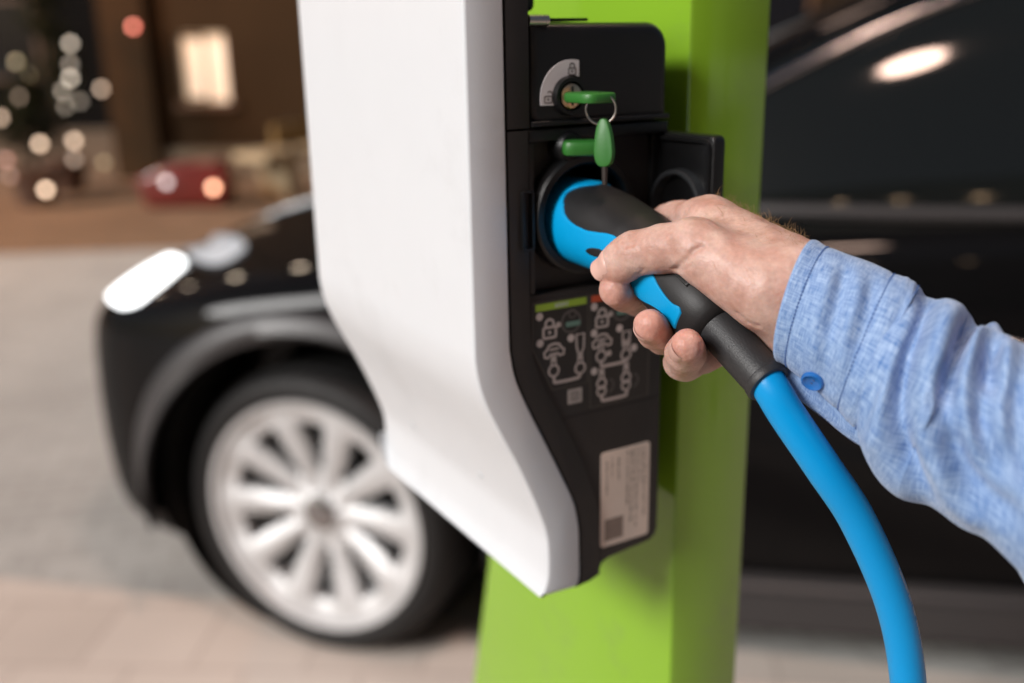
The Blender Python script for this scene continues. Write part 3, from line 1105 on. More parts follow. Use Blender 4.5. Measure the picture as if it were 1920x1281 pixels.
palm = Field()
wr_rad, wr_uln = WR - ROW * 17, WR + ROW * 17
FDIR = pj(1900, 850, 0.405) - WR
FDIR = FDIR / np.linalg.norm(FDIR)
# forearm (inside the sleeve)
fa0, fa1 = pj(1545, 598, 0.452), pj(1690, 690, 0.437)
for o_ in (-12, 0, 12):
    palm.cone(WR + ROW * (o_ * 1.25 + 2), fa0 + ROW * (o_ * 0.8 + 3), 17.0 if o_ else 19, 14.0, 9)
    palm.cone(fa0 + ROW * (o_ * 0.8 + 3), fa1 + ROW * (o_ * 0.8 + 3), 14.0, 16.0, 9)
# metacarpals, carpals
wsp = dict(index=-14, middle=-5, ring=5, pinky=14)
for f, r0, r1 in (('index', 18.5, 13.2), ('middle', 18.5, 13.4), ('ring', 18, 12.6), ('pinky', 17, 11.6)):
    palm.cone(WR + ROW * wsp[f], MCP[f], r0, r1, 11)
# fuller dorsum over the second and third metacarpals
palm.cone(lerp(WR + ROW * -8, MCP['index'], 0.25), lerp(MCP['index'], MCP['middle'], 0.5), 17.0, 13.5, 10)
# heel of the hand on the little finger side
palm.cone(WR + ROW * 14 - FDIR * 8, lerp(WR + ROW * 18, MCP['pinky'], 0.75), 17.0, 13.0, 9)
# thenar and thumb metacarpal
thumb = Field()
palm.cone(TH['cmc'], lerp(TH['cmc'], TH['mcp'], 0.9), 17.0, 12.6, 10)
palm.cone(lerp(TH['cmc'], TH['mcp'], 0.2), lerp(TH['cmc'], TH['mcp'], 0.75) + np.array((1, -3, 0.)), 14.5, 10.8, 9)
# web between thumb and index
palm.cone(MCP['index'] + np.array((-2., -2., 2.)), lerp(MCP['index'], FING['index'][1], 0.55), 11.5, 10.6, 9)
palm.cone(lerp(TH['cmc'], TH['mcp'], 0.75), lerp(MCP['index'], WR, 0.12), 9.0, 9.5, 9)
palm.cone(lerp(TH['mcp'], TH['cmc'], 0.12), lerp(MCP['index'], FING['index'][1], 0.05), 6.0, 7.0, 9)
thumb.cone(lerp(TH['cmc'], TH['mcp'], 0.7), TH['mcp'], 12.6, 12.0, 4)
thumb.cone(TH['mcp'], lerp(TH['mcp'], TH['ip'], 0.5), 12.0, 11.2, 5)
thumb.cone(lerp(TH['mcp'], TH['ip'], 0.5), TH['ip'], 11.2, 10.4, 5)
thumb.cone(TH['ip'], lerp(TH['ip'], TH['tip'], 0.55), 10.2, 10.2, 5)
thumb.cone(lerp(TH['ip'], TH['tip'], 0.55), TH['tip'], 10.2, 8.3, 4)
hand = Field()
hand.d = smin(palm.d, thumb.d, 5.0)
for f, J in FING.items():
    fl = Field()
    r = FR[f]
    fl.cone(lerp(J[0], J[1], -0.05), lerp(J[0], J[1], 0.5), r[0] + 0.6, r[1] - 0.2, 5)
    fl.cone(lerp(J[0], J[1], 0.5), J[1], r[1] - 0.2, r[1] + 0.3, 4)
    fl.cone(J[1], lerp(J[1], J[2], 0.5), r[1] + 0.3, r[2] - 0.3, 4)
    fl.cone(lerp(J[1], J[2], 0.5), J[2], r[2] - 0.3, r[2] + 0.2, 4)
    fl.cone(J[2], lerp(J[2], J[3], 0.6), r[2] + 0.2, r[3] + 0.5, 4)
    fl.cone(lerp(J[2], J[3], 0.6), J[3], r[3] + 0.5, r[3] - 0.9, 3)
    comb = smin(palm.d, fl.d, 6.0)
    hand.d = np.minimum(hand.d, comb) if f != 'index' else smin(hand.d, comb, 1.5)
#@CREASE
# keep the skin out of the handle
HDL = Field()


def handle_carve():
    lo, hi = np.array((-32., -46., 20.)), np.array((32., 56., 150.))
    sl = crop(lo, hi, 0)
    p = pts_of(sl)
    n = p[..., 2]
    # closest station by a fixed tilt projection
    best = np.full(n.shape, 1e3, np.float32)
    tab = np.arange(20, 146, 1.5)
    for s in tab:
        c, t, up = axis_frame(s)
        c, t, up = np.array(c), np.array(t), np.array(up)
        q = p - c.astype(np.float32)
        along = q @ t.astype(np.float32)
        m = np.abs(along) < 2.2
        if not m.any():
            continue
        qq = q[m]
        if s < 113:
            a_ = cri(s, SEC[:, 0], SEC[:, 1]); b_ = cri(s, SEC[:, 0], SEC[:, 2])
        else:
            a_ = b_ = 0
        if s > 100:
            a_ = max(a_, 11.2); b_ = max(b_, 11.2)
        x = qq[:, 0]
        y = qq @ up.astype(np.float32)
        k = np.sqrt((x / a_) ** 2 + (y / b_) ** 2)
        d = (k - 1) * min(a_, b_)
        best[m] = np.minimum(best[m], d)
    hand.d[sl] = smax(hand.d[sl], -(best + 0.15), 1.2)


handle_carve()


def surface_nets(D, g0, h):
    ins = D < 0
    X, Y, Z_ = D.shape
    corner = [(i, j, k) for i in (0, 1) for j in (0, 1) for k in (0, 1)]
    cnt = np.zeros((X - 1, Y - 1, Z_ - 1), np.int8)
    for i, j, k in corner:
        cnt += ins[i:X - 1 + i, j:Y - 1 + j, k:Z_ - 1 + k]
    act = np.argwhere((cnt > 0) & (cnt < 8))
    val = np.stack([D[act[:, 0] + i, act[:, 1] + j, act[:, 2] + k] for i, j, k in corner], 1)
    cc = np.array(corner, float)
    s = np.zeros((len(act), 3)); w = np.zeros(len(act))
    for a in range(8):
        for b in range(a + 1, 8):
            if np.abs(cc[a] - cc[b]).sum() != 1:
                continue
            m = (val[:, a] < 0) != (val[:, b] < 0)
            t = val[m, a] / (val[m, a] - val[m, b])
            s[m] += cc[a] + (cc[b] - cc[a]) * t[:, None]
            w[m] += 1
    v = g0 + (act + s / w[:, None]) * h
    idx = np.full(cnt.shape, -1, np.int64)
    idx[act[:, 0], act[:, 1], act[:, 2]] = np.arange(len(act))
    faces = []
    for ax_ in range(3):
        sl0 = [slice(None)] * 3; sl1 = [slice(None)] * 3
        sl0[ax_] = slice(0, -1); sl1[ax_] = slice(1, None)
        e = np.argwhere(ins[tuple(sl0)] != ins[tuple(sl1)])
        b_, c_ = (ax_ + 1) % 3, (ax_ + 2) % 3
        ok = (e[:, b_] > 0) & (e[:, c_] > 0) & (e[:, b_] < D.shape[b_] - 1) & (e[:, c_] < D.shape[c_] - 1)
        e = e[ok]
        q = []
        for db, dc in ((-1, -1), (0, -1), (0, 0), (-1, 0)):
            t = e.copy(); t[:, b_] += db; t[:, c_] += dc
            q.append(idx[t[:, 0], t[:, 1], t[:, 2]])
        q = np.stack(q, 1)
        flip = ~ins[e[:, 0], e[:, 1], e[:, 2]]
        q[flip] = q[flip][:, ::-1]
        faces.append(q)
    return v, np.concatenate(faces)


hv, hf = surface_nets(hand.d, G0, HV)
# light smoothing
e0 = np.concatenate([hf[:, [0, 1]], hf[:, [1, 2]], hf[:, [2, 3]], hf[:, [3, 0]]])


def smooth(v, it, lam):
    for _ in range(it):
        acc = np.zeros_like(v); w = np.zeros(len(v))
        for c in range(3):
            acc[:, c] = np.bincount(e0[:, 0], v[e0[:, 1], c], len(v)) + np.bincount(e0[:, 1], v[e0[:, 0], c], len(v))
        w = np.bincount(e0[:, 0], minlength=len(v)) + np.bincount(e0[:, 1], minlength=len(v))
        v = v + lam * (acc / w[:, None] - v)
    return v


hv = smooth(hv, 3, 0.5)


def field_at(q):
    g = (np.array(q, float) - G0) / HV
    i = np.clip(np.floor(g).astype(int), 0, GN - 2)
    f = g - i
    D = hand.d
    r = 0.0
    for a in (0, 1):
        for b in (0, 1):
            for c in (0, 1):
                w = (f[0] if a else 1 - f[0]) * (f[1] if b else 1 - f[1]) * (f[2] if c else 1 - f[2])
                r += w * D[i[0] + a, i[1] + b, i[2] + c]
    return r


def skin_material():
    m = bpy.data.materials.new('skin')
    m.use_nodes = True
    nt = m.node_tree
    b = nt.nodes['Principled BSDF']
    L = nt.links.new
    tc = nt.nodes.new('ShaderNodeTexCoord')
    at = nt.nodes.new('ShaderNodeAttribute')
    at.attribute_name = 'redness'
    n1 = nt.nodes.new('ShaderNodeTexNoise'); n1.inputs['Scale'].default_value = 75; n1.inputs['Detail'].default_value = 5
    n2 = nt.nodes.new('ShaderNodeTexNoise'); n2.inputs['Scale'].default_value = 420; n2.inputs['Detail'].default_value = 3
    n3 = nt.nodes.new('ShaderNodeTexVoronoi'); n3.inputs['Scale'].default_value = 850
    for n in (n1, n2, n3):
        L(tc.outputs['Object'], n.inputs['Vector'])
    r1 = nt.nodes.new('ShaderNodeValToRGB')
    r1.color_ramp.elements[0].position = 0.33; r1.color_ramp.elements[0].color = (0.43, 0.245, 0.195, 1)
    r1.color_ramp.elements[1].position = 0.68; r1.color_ramp.elements[1].color = (0.58, 0.405, 0.345, 1)
    L(n1.outputs['Fac'], r1.inputs['Fac'])
    mx = nt.nodes.new('ShaderNodeMix'); mx.data_type = 'RGBA'
    mx.inputs[7].default_value = (0.52, 0.215, 0.165, 1)
    L(at.outputs['Fac'], mx.inputs[0]); L(r1.outputs[0], mx.inputs[6])
    mr = nt.nodes.new('ShaderNodeMapRange'); mr.inputs[3].default_value = 0.8; mr.inputs[4].default_value = 1.2
    L(n2.outputs['Fac'], mr.inputs[0])
    mu = nt.nodes.new('ShaderNodeMix'); mu.data_type = 'RGBA'; mu.blend_type = 'MULTIPLY'; mu.inputs[0].default_value = 1
    L(mx.outputs[2], mu.inputs[6]); L(mr.outputs[0], mu.inputs[7])
    L(mu.outputs[2], b.inputs['Base Color'])
    b.inputs['Roughness'].default_value = 0.46
    b.inputs['Specular IOR Level'].default_value = 0.42
    b.inputs['Subsurface Weight'].default_value = 0.35
    b.inputs['Subsurface Radius'].default_value = (0.0045, 0.0016, 0.0008)
    b.inputs['Subsurface Scale'].default_value = 1.0
    b1 = nt.nodes.new('ShaderNodeBump'); b1.inputs['Strength'].default_value = 0.22; b1.inputs['Distance'].default_value = 0.0005
    b2 = nt.nodes.new('ShaderNodeBump'); b2.inputs['Strength'].default_value = 0.22; b2.inputs['Distance'].default_value = 0.0006
    L(n3.outputs['Distance'], b1.inputs['Height'])
    L(n2.outputs['Fac'], b2.inputs['Height'])
    L(b1.outputs[0], b2.inputs['Normal'])
    L(b2.outputs[0], b.inputs['Normal'])
    return m



# surface relief: soft unevenness and skin folds
def surf(px, py):
    d = 0.40
    last = None
    while d < 0.56:
        q = pj(px, py, d)
        if np.all(q > G0 + 1) and np.all(q < G1 - 2):
            f = field_at(q)
            if f < 0:
                return q
        d += 0.0006
    return None


def vnormals(v):
    t = v[hf]
    n = np.cross(t[:, 2] - t[:, 0], t[:, 3] - t[:, 1])
    out = np.zeros_like(v)
    for k in range(4):
        for c in range(3):
            out[:, c] += np.bincount(hf[:, k], n[:, c], len(v))
    return out / (np.linalg.norm(out, axis=1)[:, None] + 1e-9)


hn = vnormals(hv)
cen = hv.mean(0)
if ((hv - cen) * hn).sum() < 0:
    hn = -hn
wob = np.zeros(len(hv))
for s_, amp in ((13.0, 0.20), (7.0, 0.07), (3.4, 0.03)):
    for _ in range(5):
        k = RNG.normal(size=3); k /= np.linalg.norm(k)
        wob += amp * 0.45 * np.sin(hv @ k * (2 * math.pi / (s_ * RNG.uniform(0.8, 1.3))) + RNG.uniform(0, 6.28))
disp = wob.copy()
FOLDS = [  # photo polylines, depth mm, sigma mm
    ([(1264, 507), (1275, 497), (1288, 484), (1302, 470), (1318, 461)], -1.4, 1.1),
    ([(1268, 510), (1284, 505), (1300, 496)], -0.7, 0.9),
    ([(1295, 420), (1290, 440), (1283, 462), (1272, 480)], -0.28, 1.3),
    ([(1172, 444), (1175, 454), (1177, 464)], -0.95, 0.8),
    ([(1181, 440), (1184, 452), (1184, 464)], -0.85, 0.8),
    ([(1190, 440), (1191, 450), (1190, 458)], -0.75, 0.8),
    ([(1166, 450), (1169, 459), (1172, 466)], -0.6, 0.75),
    ([(1285, 378), (1290, 392), (1286, 404)], -0.35, 1.0),
    ([(1276, 384), (1281, 396), (1279, 406)], -0.25, 0.9),
    ([(1246, 412), (1280, 408), (1330, 404), (1370, 412)], -0.5, 2.2),
    ([(1192, 517), (1200, 512), (1208, 504)], -0.5, 1.0),
    ([(1310, 668), (1314, 656), (1312, 646)], -0.5, 0.9),
    ([(1384, 590), (1400, 604), (1424, 612)], -0.6, 1.1),
    ([(1330, 500), (1370, 520), (1420, 545)], 0.35, 6.0),
    ([(1350, 430), (1410, 460), (1470, 495)], -0.5, 6.0),
    ([(1370, 400), (1430, 430), (1490, 465)], 0.5, 5.0),
]
for pl, dep, sg in FOLDS:
    fp_ = []
    for (x0, y0), (x1, y1) in zip(pl, pl[1:]):
        m = max(2, int(math.hypot(x1 - x0, y1 - y0) / 2.5))
        for k in range(m):
            q = surf(x0 + (x1 - x0) * k / m, y0 + (y1 - y0) * k / m)
            if q is not None:
                fp_.append(q)
    if len(fp_) < 2:
        continue
    fp_ = np.array(fp_)
    near = np.where((np.abs(hv - fp_.mean(0)) < (np.abs(fp_ - fp_.mean(0)).max(0) + 4 * sg + 2)).all(1))[0]
    dm = np.full(len(near), 1e9)
    for q in fp_:
        dm = np.minimum(dm, ((hv[near] - q) ** 2).sum(1))
    disp[near] += dep * np.exp(-dm / (2 * sg * sg))
hv = hv + hn * disp[:, None]

M_SKIN = skin_material()
person = mk('person', [B(*q) for q in hv], hf, M_SKIN, angle=None)
tag(person, 'hand in a light blue denim shirt sleeve gripping the charging plug', 'person')
red = np.zeros(len(hv))
for f, J in FING.items():
    red = np.maximum(red, 0.75 * np.exp(-(np.linalg.norm(hv - J[3], axis=1) / 11.0) ** 2))
red = np.maximum(red, 0.30 * np.exp(-(np.linalg.norm(hv - TH['tip'], axis=1) / 11.0) ** 2))
red = np.maximum(red, 0.26 * np.exp(-(np.linalg.norm(hv - TH['ip'], axis=1) / 9.0) ** 2))
for q_, a_, r_ in ((lerp(TH['cmc'], TH['mcp'], 0.4), 0.22, 16.0), (MCP['index'], 0.20, 13.0), (MCP['middle'], 0.2, 13.0), (lerp(WR, MCP['index'], 0.45), 0.16, 12.0)):
    red = np.maximum(red, a_ * np.exp(-(np.linalg.norm(hv - q_, axis=1) / r_) ** 2))
red = np.clip(red + 0.10 * np.sin(hv[:, 0] * 0.31 + 1.3 * np.sin(hv[:, 1] * 0.23)) * np.sin(hv[:, 2] * 0.27 + 0.8), 0, 1)
at = person.data.attributes.new('redness', 'FLOAT', 'POINT')
at.data.foreach_set('value', red.astype(np.float32))
#@NAILS
M_NAIL = mat('fingernail', (0.60, 0.37, 0.31), 0.42, spec=0.45, var=0.06, var_scale=150)


def nail(tip, prev, dors, rad, width, length, fwd, reach=2.8):
    al = (tip - prev) / np.linalg.norm(tip - prev)
    do = np.array(dors, float)
    do = do - al * (do @ al)
    do /= np.linalg.norm(do)
    sd = np.cross(al, do)

    def dist(a, ang):
        c = tip + al * a
        d_ = do * math.cos(ang) + sd * math.sin(ang)
        t = rad * 1.9
        while t > 1:
            if field_at(c + d_ * t) < 0:
                return t
            t -= 0.1
        return rad * 0.8
    na, nb = 12, 13
    vs_, fs_ = [], []
    base = {}
    for j in range(nb):
        ang = -width + 2 * width * j / (nb - 1)
        base[j] = dist(-2.0, ang)
    for i in range(na):
        f = i / (na - 1)
        a = fwd - length * (1 - f)
        for j in range(nb):
            w_ = (j / (nb - 1)) * 2 - 1
            back = 1 - 0.35 * max(0, 0.35 - f) / 0.35 * w_ * w_
            ang = w_ * width * (1 - 0.16 * max(0, 0.3 - f) / 0.3)
            aa = a + (-1.6 * w_ * w_ if f > 0.6 else 1.4 * w_ * w_ * (1 if f < 0.25 else 0))
            r_ = min(dist(min(aa, reach), ang), base[j] + 0.6)
            lift = 0.45 - 0.85 * abs(w_) ** 5 - (0.7 if i == 0 else 0) - max(0, aa - 2) * 0.10
            q = tip + al * aa + (do * math.cos(ang) + sd * math.sin(ang)) * (r_ + lift)
            vs_.append(q)
    for i in range(na - 1):
        for j in range(nb - 1):
            fs_.append((i * nb + j, i * nb + j + 1, (i + 1) * nb + j + 1, (i + 1) * nb + j))
    # give the plate thickness
    k = len(vs_)
    vs2 = [v - do * 0.28 for v in vs_]
    fs2 = [tuple(x + k for x in reversed(f)) for f in fs_]
    rim = [i for i in range(nb)] + [i * nb + nb - 1 for i in range(1, na)] + [(na - 1) * nb + j for j in range(nb - 2, -1, -1)] + [i * nb for i in range(na - 2, 0, -1)]
    fs3 = [(rim[i], rim[(i + 1) % len(rim)], rim[(i + 1) % len(rim)] + k, rim[i] + k) for i in range(len(rim))]
    return mk('fingernail', [B(*q) for q in vs_ + vs2], fs_ + fs2 + fs3, M_NAIL, person, angle=50)


IMG_L, IMG_U, IMG_T = np.array((-0.863, 0.019, -0.505)), np.array((0.160, 0.958, -0.238)), np.array((-0.479, 0.287, 0.830))
nail(TH['tip'], TH['ip'], IMG_L * 0.50 + IMG_U * 0.52 + IMG_T * 1.15, 8.3, math.radians(52), 12.5, 6.4, 1.2)
for f, w_ in (('middle', 44), ('ring', 44)):
    J = FING[f]
    cax = min((np.array(axis_frame(n)[0]) for n in np.arange(20, 130, 2.0)), key=lambda c: np.linalg.norm(c - J[3]))
    nail(J[3], J[2], (J[3] - cax) / np.linalg.norm(J[3] - cax) + IMG_T * 0.62, FR[f][3], math.radians(w_), 10.5, 4.6)

# short curly hairs along the back of the wrist
hair_v, hair_f = [], []
cand = []
hair_bins = [0] * 20
for i in RNG.permutation(len(hv)):
    if len(cand) >= 260:
        break
    x, y, d_ = project(B(*hv[i]))
    if 1345 < x < 1512 and hair_bins[int((x - 1345) / 12)] < 17:
        top = np.interp(x, (1345, 1400, 1440, 1480, 1535), (366, 385, 405, 428, 458))
        if y < top + 55 and hn[i] @ IMG_U > 0.05 and RNG.random() < (1.0 if y < top + 16 else 0.25) * (0.35 if x < 1400 else 1):
            cand.append(i)
            hair_bins[int((x - 1345) / 12)] += 1
for i in cand:
    p0 = hv[i]
    dr = hn[i] * 0.34 - FDIR * 0.45 + RNG.normal(size=3) * 0.38
    dr /= np.linalg.norm(dr)
    cur = np.cross(dr, RNG.normal(size=3)); cur /= np.linalg.norm(cur)
    ln = RNG.uniform(3.0, 8.0)
    turn = RNG.uniform(0.2, 1.0)
    pts_, q = [], p0.copy()
    for k in range(8):
        pts_.append(q.copy())
        a = turn * k / 7 * 2.6
        q = q + (dr * math.cos(a) + cur * math.sin(a)) * ln / 7
        f_ = field_at(q)
        if f_ < 0.3:
            q = q + hn[i] * (0.4 - f_)
    tv, tf = tube([B(*w) for w in pts_], [0.00006 * (1 - 0.09 * k) for k in range(8)], 4, cap=False)
    b_ = len(hair_v)
    hair_v += tv
    hair_f += [tuple(x + b_ for x in f) for f in tf]
hair = mk('arm_hair', hair_v, hair_f, mat('hair_brown', (0.30, 0.18, 0.08), 0.4), person)
hair['kind'] = 'stuff'
# ------------------------------------------------------------------ denim shirt sleeve
def denim_material(name, base=(0.07, 0.165, 0.40), light=(0.37, 0.50, 0.70)):
    m = bpy.data.materials.new(name)
    m.use_nodes = True
    nt = m.node_tree
    b = nt.nodes['Principled BSDF']
    L = nt.links.new
    uv = nt.nodes.new('ShaderNodeUVMap'); uv.uv_map = 'weave'

    def noise(sx, sy, sc, det):
        mp = nt.nodes.new('ShaderNodeMapping')
        mp.inputs['Scale'].default_value = (sx, sy, 1)
        L(uv.outputs[0], mp.inputs['Vector'])
        n = nt.nodes.new('ShaderNodeTexNoise'); n.inputs['Scale'].default_value = sc; n.inputs['Detail'].default_value = det
        L(mp.outputs[0], n.inputs['Vector'])
        return n
    warp = noise(1.0, 0.06, 2.3, 2)        # threads along the arm
    weft = noise(0.06, 1.0, 2.3, 2)
    blot = noise(1, 1, 0.085, 6)
    mid = noise(1, 0.55, 0.45, 4)
    ad = nt.nodes.new('ShaderNodeMath'); ad.operation = 'ADD'
    L(warp.outputs['Fac'], ad.inputs[0]); L(weft.outputs['Fac'], ad.inputs[1])
    ad2 = nt.nodes.new('ShaderNodeMath'); ad2.operation = 'MULTIPLY_ADD'; ad2.inputs[1].default_value = 0.35
    L(blot.outputs['Fac'], ad2.inputs[0]); L(ad.outputs[0], ad2.inputs[2])
    ad3 = nt.nodes.new('ShaderNodeMath'); ad3.operation = 'MULTIPLY_ADD'; ad3.inputs[1].default_value = 0.3
    L(mid.outputs['Fac'], ad3.inputs[0]); L(ad2.outputs[0], ad3.inputs[2])
    rp = nt.nodes.new('ShaderNodeMapRange')
    rp.inputs[1].default_value = 1.02; rp.inputs[2].default_value = 1.64
    L(ad3.outputs[0], rp.inputs[0])
    mx = nt.nodes.new('ShaderNodeMix'); mx.data_type = 'RGBA'
    mx.inputs[6].default_value = tuple(base) + (1,)
    mx.inputs[7].default_value = tuple(light) + (1,)
    L(rp.outputs[0], mx.inputs[0])
    L(mx.outputs[2], b.inputs['Base Color'])
    b.inputs['Roughness'].default_value = 0.9
    b.inputs['Specular IOR Level'].default_value = 0.15
    b.inputs['Sheen Weight'].default_value = 0.25
    b.inputs['Sheen Roughness'].default_value = 0.4
    bp = nt.nodes.new('ShaderNodeBump'); bp.inputs['Strength'].default_value = 0.55; bp.inputs['Distance'].default_value = 0.0005
    L(ad.outputs[0], bp.inputs['Height'])
    L(bp.outputs[0], b.inputs['Normal'])
    return m


M_DENIM = denim_material('denim')
M_STITCH = mat('stitch_thread', (0.045, 0.10, 0.26), 0.8)
# rings: photo top and bottom outline pixels and depth of the middle
RINGS = [((1526, 454), (1456, 674), 0.456), ((1560, 466), (1479, 690), 0.4525), ((1600, 483), (1510, 714), 0.449), ((1645, 500), (1543, 745), 0.445), ((1688, 518), (1577, 778), 0.441),
         ((1728, 538), (1606, 812), 0.438), ((1752, 560), (1616, 836), 0.435), ((1790, 570), (1640, 892), 0.431), ((1818, 592), (1682, 930), 0.428), ((1836, 612), (1745, 950), 0.423),
         ((1868, 622), (1812, 985), 0.418), ((1915, 640), (1890, 1050), 0.412), ((1980, 668), (1985, 1128), 0.404), ((2080, 715), (2110, 1225), 0.394), ((2250, 800), (2280, 1350), 0.378), ((2480, 920), (2490, 1500), 0.36)]
NT, SUBR = 220, 14
ctrl = []
for (tx, ty), (bx, by), d in RINGS:
    t_, b_ = P(tx, ty, d), P(bx, by, d)
    c = (t_ + b_) / 2
    ctrl.append(np.array(list(c) + list((t_ - b_) / 2)))
# elbow and upper arm, outside the picture
for c_, h_ in (((0.345, 0.262, 1.285), (0.004, 0.02, 0.055)), ((0.41, 0.19, 1.26), (-0.012, 0.02, 0.058)), ((0.465, 0.09, 1.275), (-0.030, 0.028, 0.056)), ((0.50, -0.03, 1.33), (-0.035, 0.045, 0.055)),
               ((0.53, -0.14, 1.41), (-0.035, 0.055, 0.058)), ((0.55, -0.23, 1.47), (-0.03, 0.05, 0.05)), ((0.558, -0.265, 1.49), (-0.015, 0.02, 0.02))):
    ctrl.append(np.array(c_ + h_))
fine_r = cr(ctrl, SUBR)
view_f = CAM_R @ Vector((0, 0, -1))
sv, suv = [], []
s_acc = 0.0
prev = None
ring_param = []
for i, q in enumerate(fine_r):
    c = Vector(q[:3]); h = Vector(q[3:])
    nxt = fine_r[min(i + 1, len(fine_r) - 1)]; prv = fine_r[max(i - 1, 0)]
    ax_ = (Vector(nxt[:3]) - Vector(prv[:3])).normalized()
    w = ax_.cross(h).normalized()
    if (w.dot(view_f) > 0) if i == 0 else (w.dot(w_last) < 0):
        w = -w                                    # starts towards the viewer
    w_last = w.copy()
    if prev is not None:
        s_acc += (c - prev).length * 1000
    prev = c
    hl = h.length
    dep = hl * (0.80 if i < 5 * SUBR else 0.86)
    ring_param.append((c, h, w * dep, ax_, s_acc))
LST = s_acc


def sleeve_pt(i, th, off=0.0):
    c, h, w, ax_, s = ring_param[i]
    ct, st = math.cos(th), math.sin(th)
    p = c + h * ct + w * st
    nrm = (h.normalized() * ct / h.length + w.normalized() * st / w.length).normalized()
    return p + nrm * off, nrm


# cloth folds as photo polylines: (points, height mm, width px)
CF = [
    ([(1742, 548), (1728, 600), (1704, 660), (1690, 730), (1688, 800), (1702, 870), (1740, 930)], -5.0, 13),
    ([(1760, 575), (1752, 640), (1738, 720), (1742, 800), (1770, 880)], 3.5, 20),
    ([(1722, 545), (1706, 610), (1672, 700), (1640, 790), (1634, 850)], 2.4, 12),
    ([(1822, 598), (1800, 640), (1778, 700), (1768, 760)], -5.0, 11),
    ([(1838, 612), (1822, 660), (1806, 720), (1812, 790), (1840, 860)], 3.6, 15),
    ([(1796, 580), (1776, 640), (1756, 700)], 2.0, 15),
    ([(1862, 640), (1856, 690), (1862, 740)], -3.4, 13),
    ([(1890, 640), (1880, 700), (1876, 770), (1886, 830)], 2.6, 16),
    ([(1906, 700), (1900, 770), (1910, 850), (1940, 920)], -2.6, 15),
    ([(1780, 800), (1800, 870), (1850, 930), (1910, 980)], -3.0, 16),
    ([(1760, 860), (1790, 930), (1850, 980)], 2.2, 16),
    ([(1840, 760), (1846, 830), (1880, 890)], -2.4, 13),
    ([(1560, 500), (1545, 560), (1528, 620), (1525, 680)], 1.0, 12),
    ([(1585, 505), (1572, 570), (1556, 640)], -1.1, 9),
    ([(1610, 510), (1600, 570), (1580, 640), (1574, 700)], 1.1, 12),
    ([(1640, 530), (1622, 600), (1602, 660)], -1.2, 9),
    ([(1668, 540), (1652, 610), (1630, 680), (1606, 740)], 0.9, 12),
    ([(1560, 640), (1548, 700), (1560, 740)], -0.8, 10),
    ([(1650, 700), (1636, 760), (1630, 810)], -1.0, 10),
]
CFS = []
for pl, hgt, wd in CF:
    q = np.array(cr(pl, 8))
    CFS.append((q, hgt, wd))
NR = len(fine_r)
PXY = np.zeros((NR, NT, 2)); FACE = np.zeros((NR, NT))
for i in range(NR):
    for j in range(NT):
        p, nr = sleeve_pt(i, 2 * math.pi * j / NT)
        x, y, d = project(p)
        PXY[i, j] = (x, y) if d > 0.25 else (1e5, 1e5)
        FACE[i, j] = nr.dot((CAM_C - p).normalized())
DSP = np.zeros((NR, NT))
FW = np.clip((FACE + 0.15) / 0.4, 0, 1)
for q, hgt, wd in CFS:
    dm = np.full((NR, NT), 1e9)
    ti = np.zeros((NR, NT))
    for k, a in enumerate(q):
        d2 = ((PXY - a) ** 2).sum(-1)
        m = d2 < dm
        dm[m] = d2[m]; ti[m] = k / (len(q) - 1)
    fade = np.clip(np.sin(math.pi * np.clip(ti * 0.9 + 0.05, 0, 1)) * 1.6, 0, 1)
    DSP += 2.3 * hgt * np.exp(-dm / (2 * wd * wd)) * fade * FW
for _ in range(4):
    DSP = (DSP + np.roll(DSP, 1, 1) + np.roll(DSP, -1, 1)) / 3
    pad = np.pad(DSP, ((1, 1), (0, 0)), mode='edge')
    DSP = (pad[:-2] + pad[1:-1] + pad[2:]) / 3
# generic folds on the side away from the lens and soft unevenness everywhere
TT = np.linspace(0, 2 * math.pi, NT, endpoint=False)[None, :]
SS = np.array([r[4] for r in ring_param])[:, None]
past = np.clip((SS - 72) / 20, 0, 1)
DSP += (1 - FW) * past * (2.6 * np.sin(SS / 6.5 + 2.1 * np.sin(TT * 2) + 1.0) + 1.6 * np.sin(SS / 4.1 + 3 * np.cos(TT)))
for _ in range(9):
    a, b_, c_ = RNG.uniform(0.03, 0.16), RNG.integers(-4, 5), RNG.uniform(0, 6.28)
    DSP += (0.10 + 0.30 * past) * np.sin(SS * a * 2 + TT * b_ + c_)
# cuff: rolled edge, seam ridges at the end of the cuff band
DSP += 0.9 * np.exp(-((SS - 1.5) / 2.0) ** 2) - 0.5 * np.exp(-((SS - 6.5) / 1.2) ** 2)
CUFF_END = ring_param[5 * SUBR][4]
for s_, h_ in ((CUFF_END - 12.5, -0.7), (CUFF_END - 1.5, -0.9), (CUFF_END - 7, 0.5)):
    DSP += h_ * np.exp(-((SS - s_) / 1.3) ** 2)
DSP += -1.8 * np.exp(-((SS - CUFF_END - 2.5) / 2.4) ** 2)
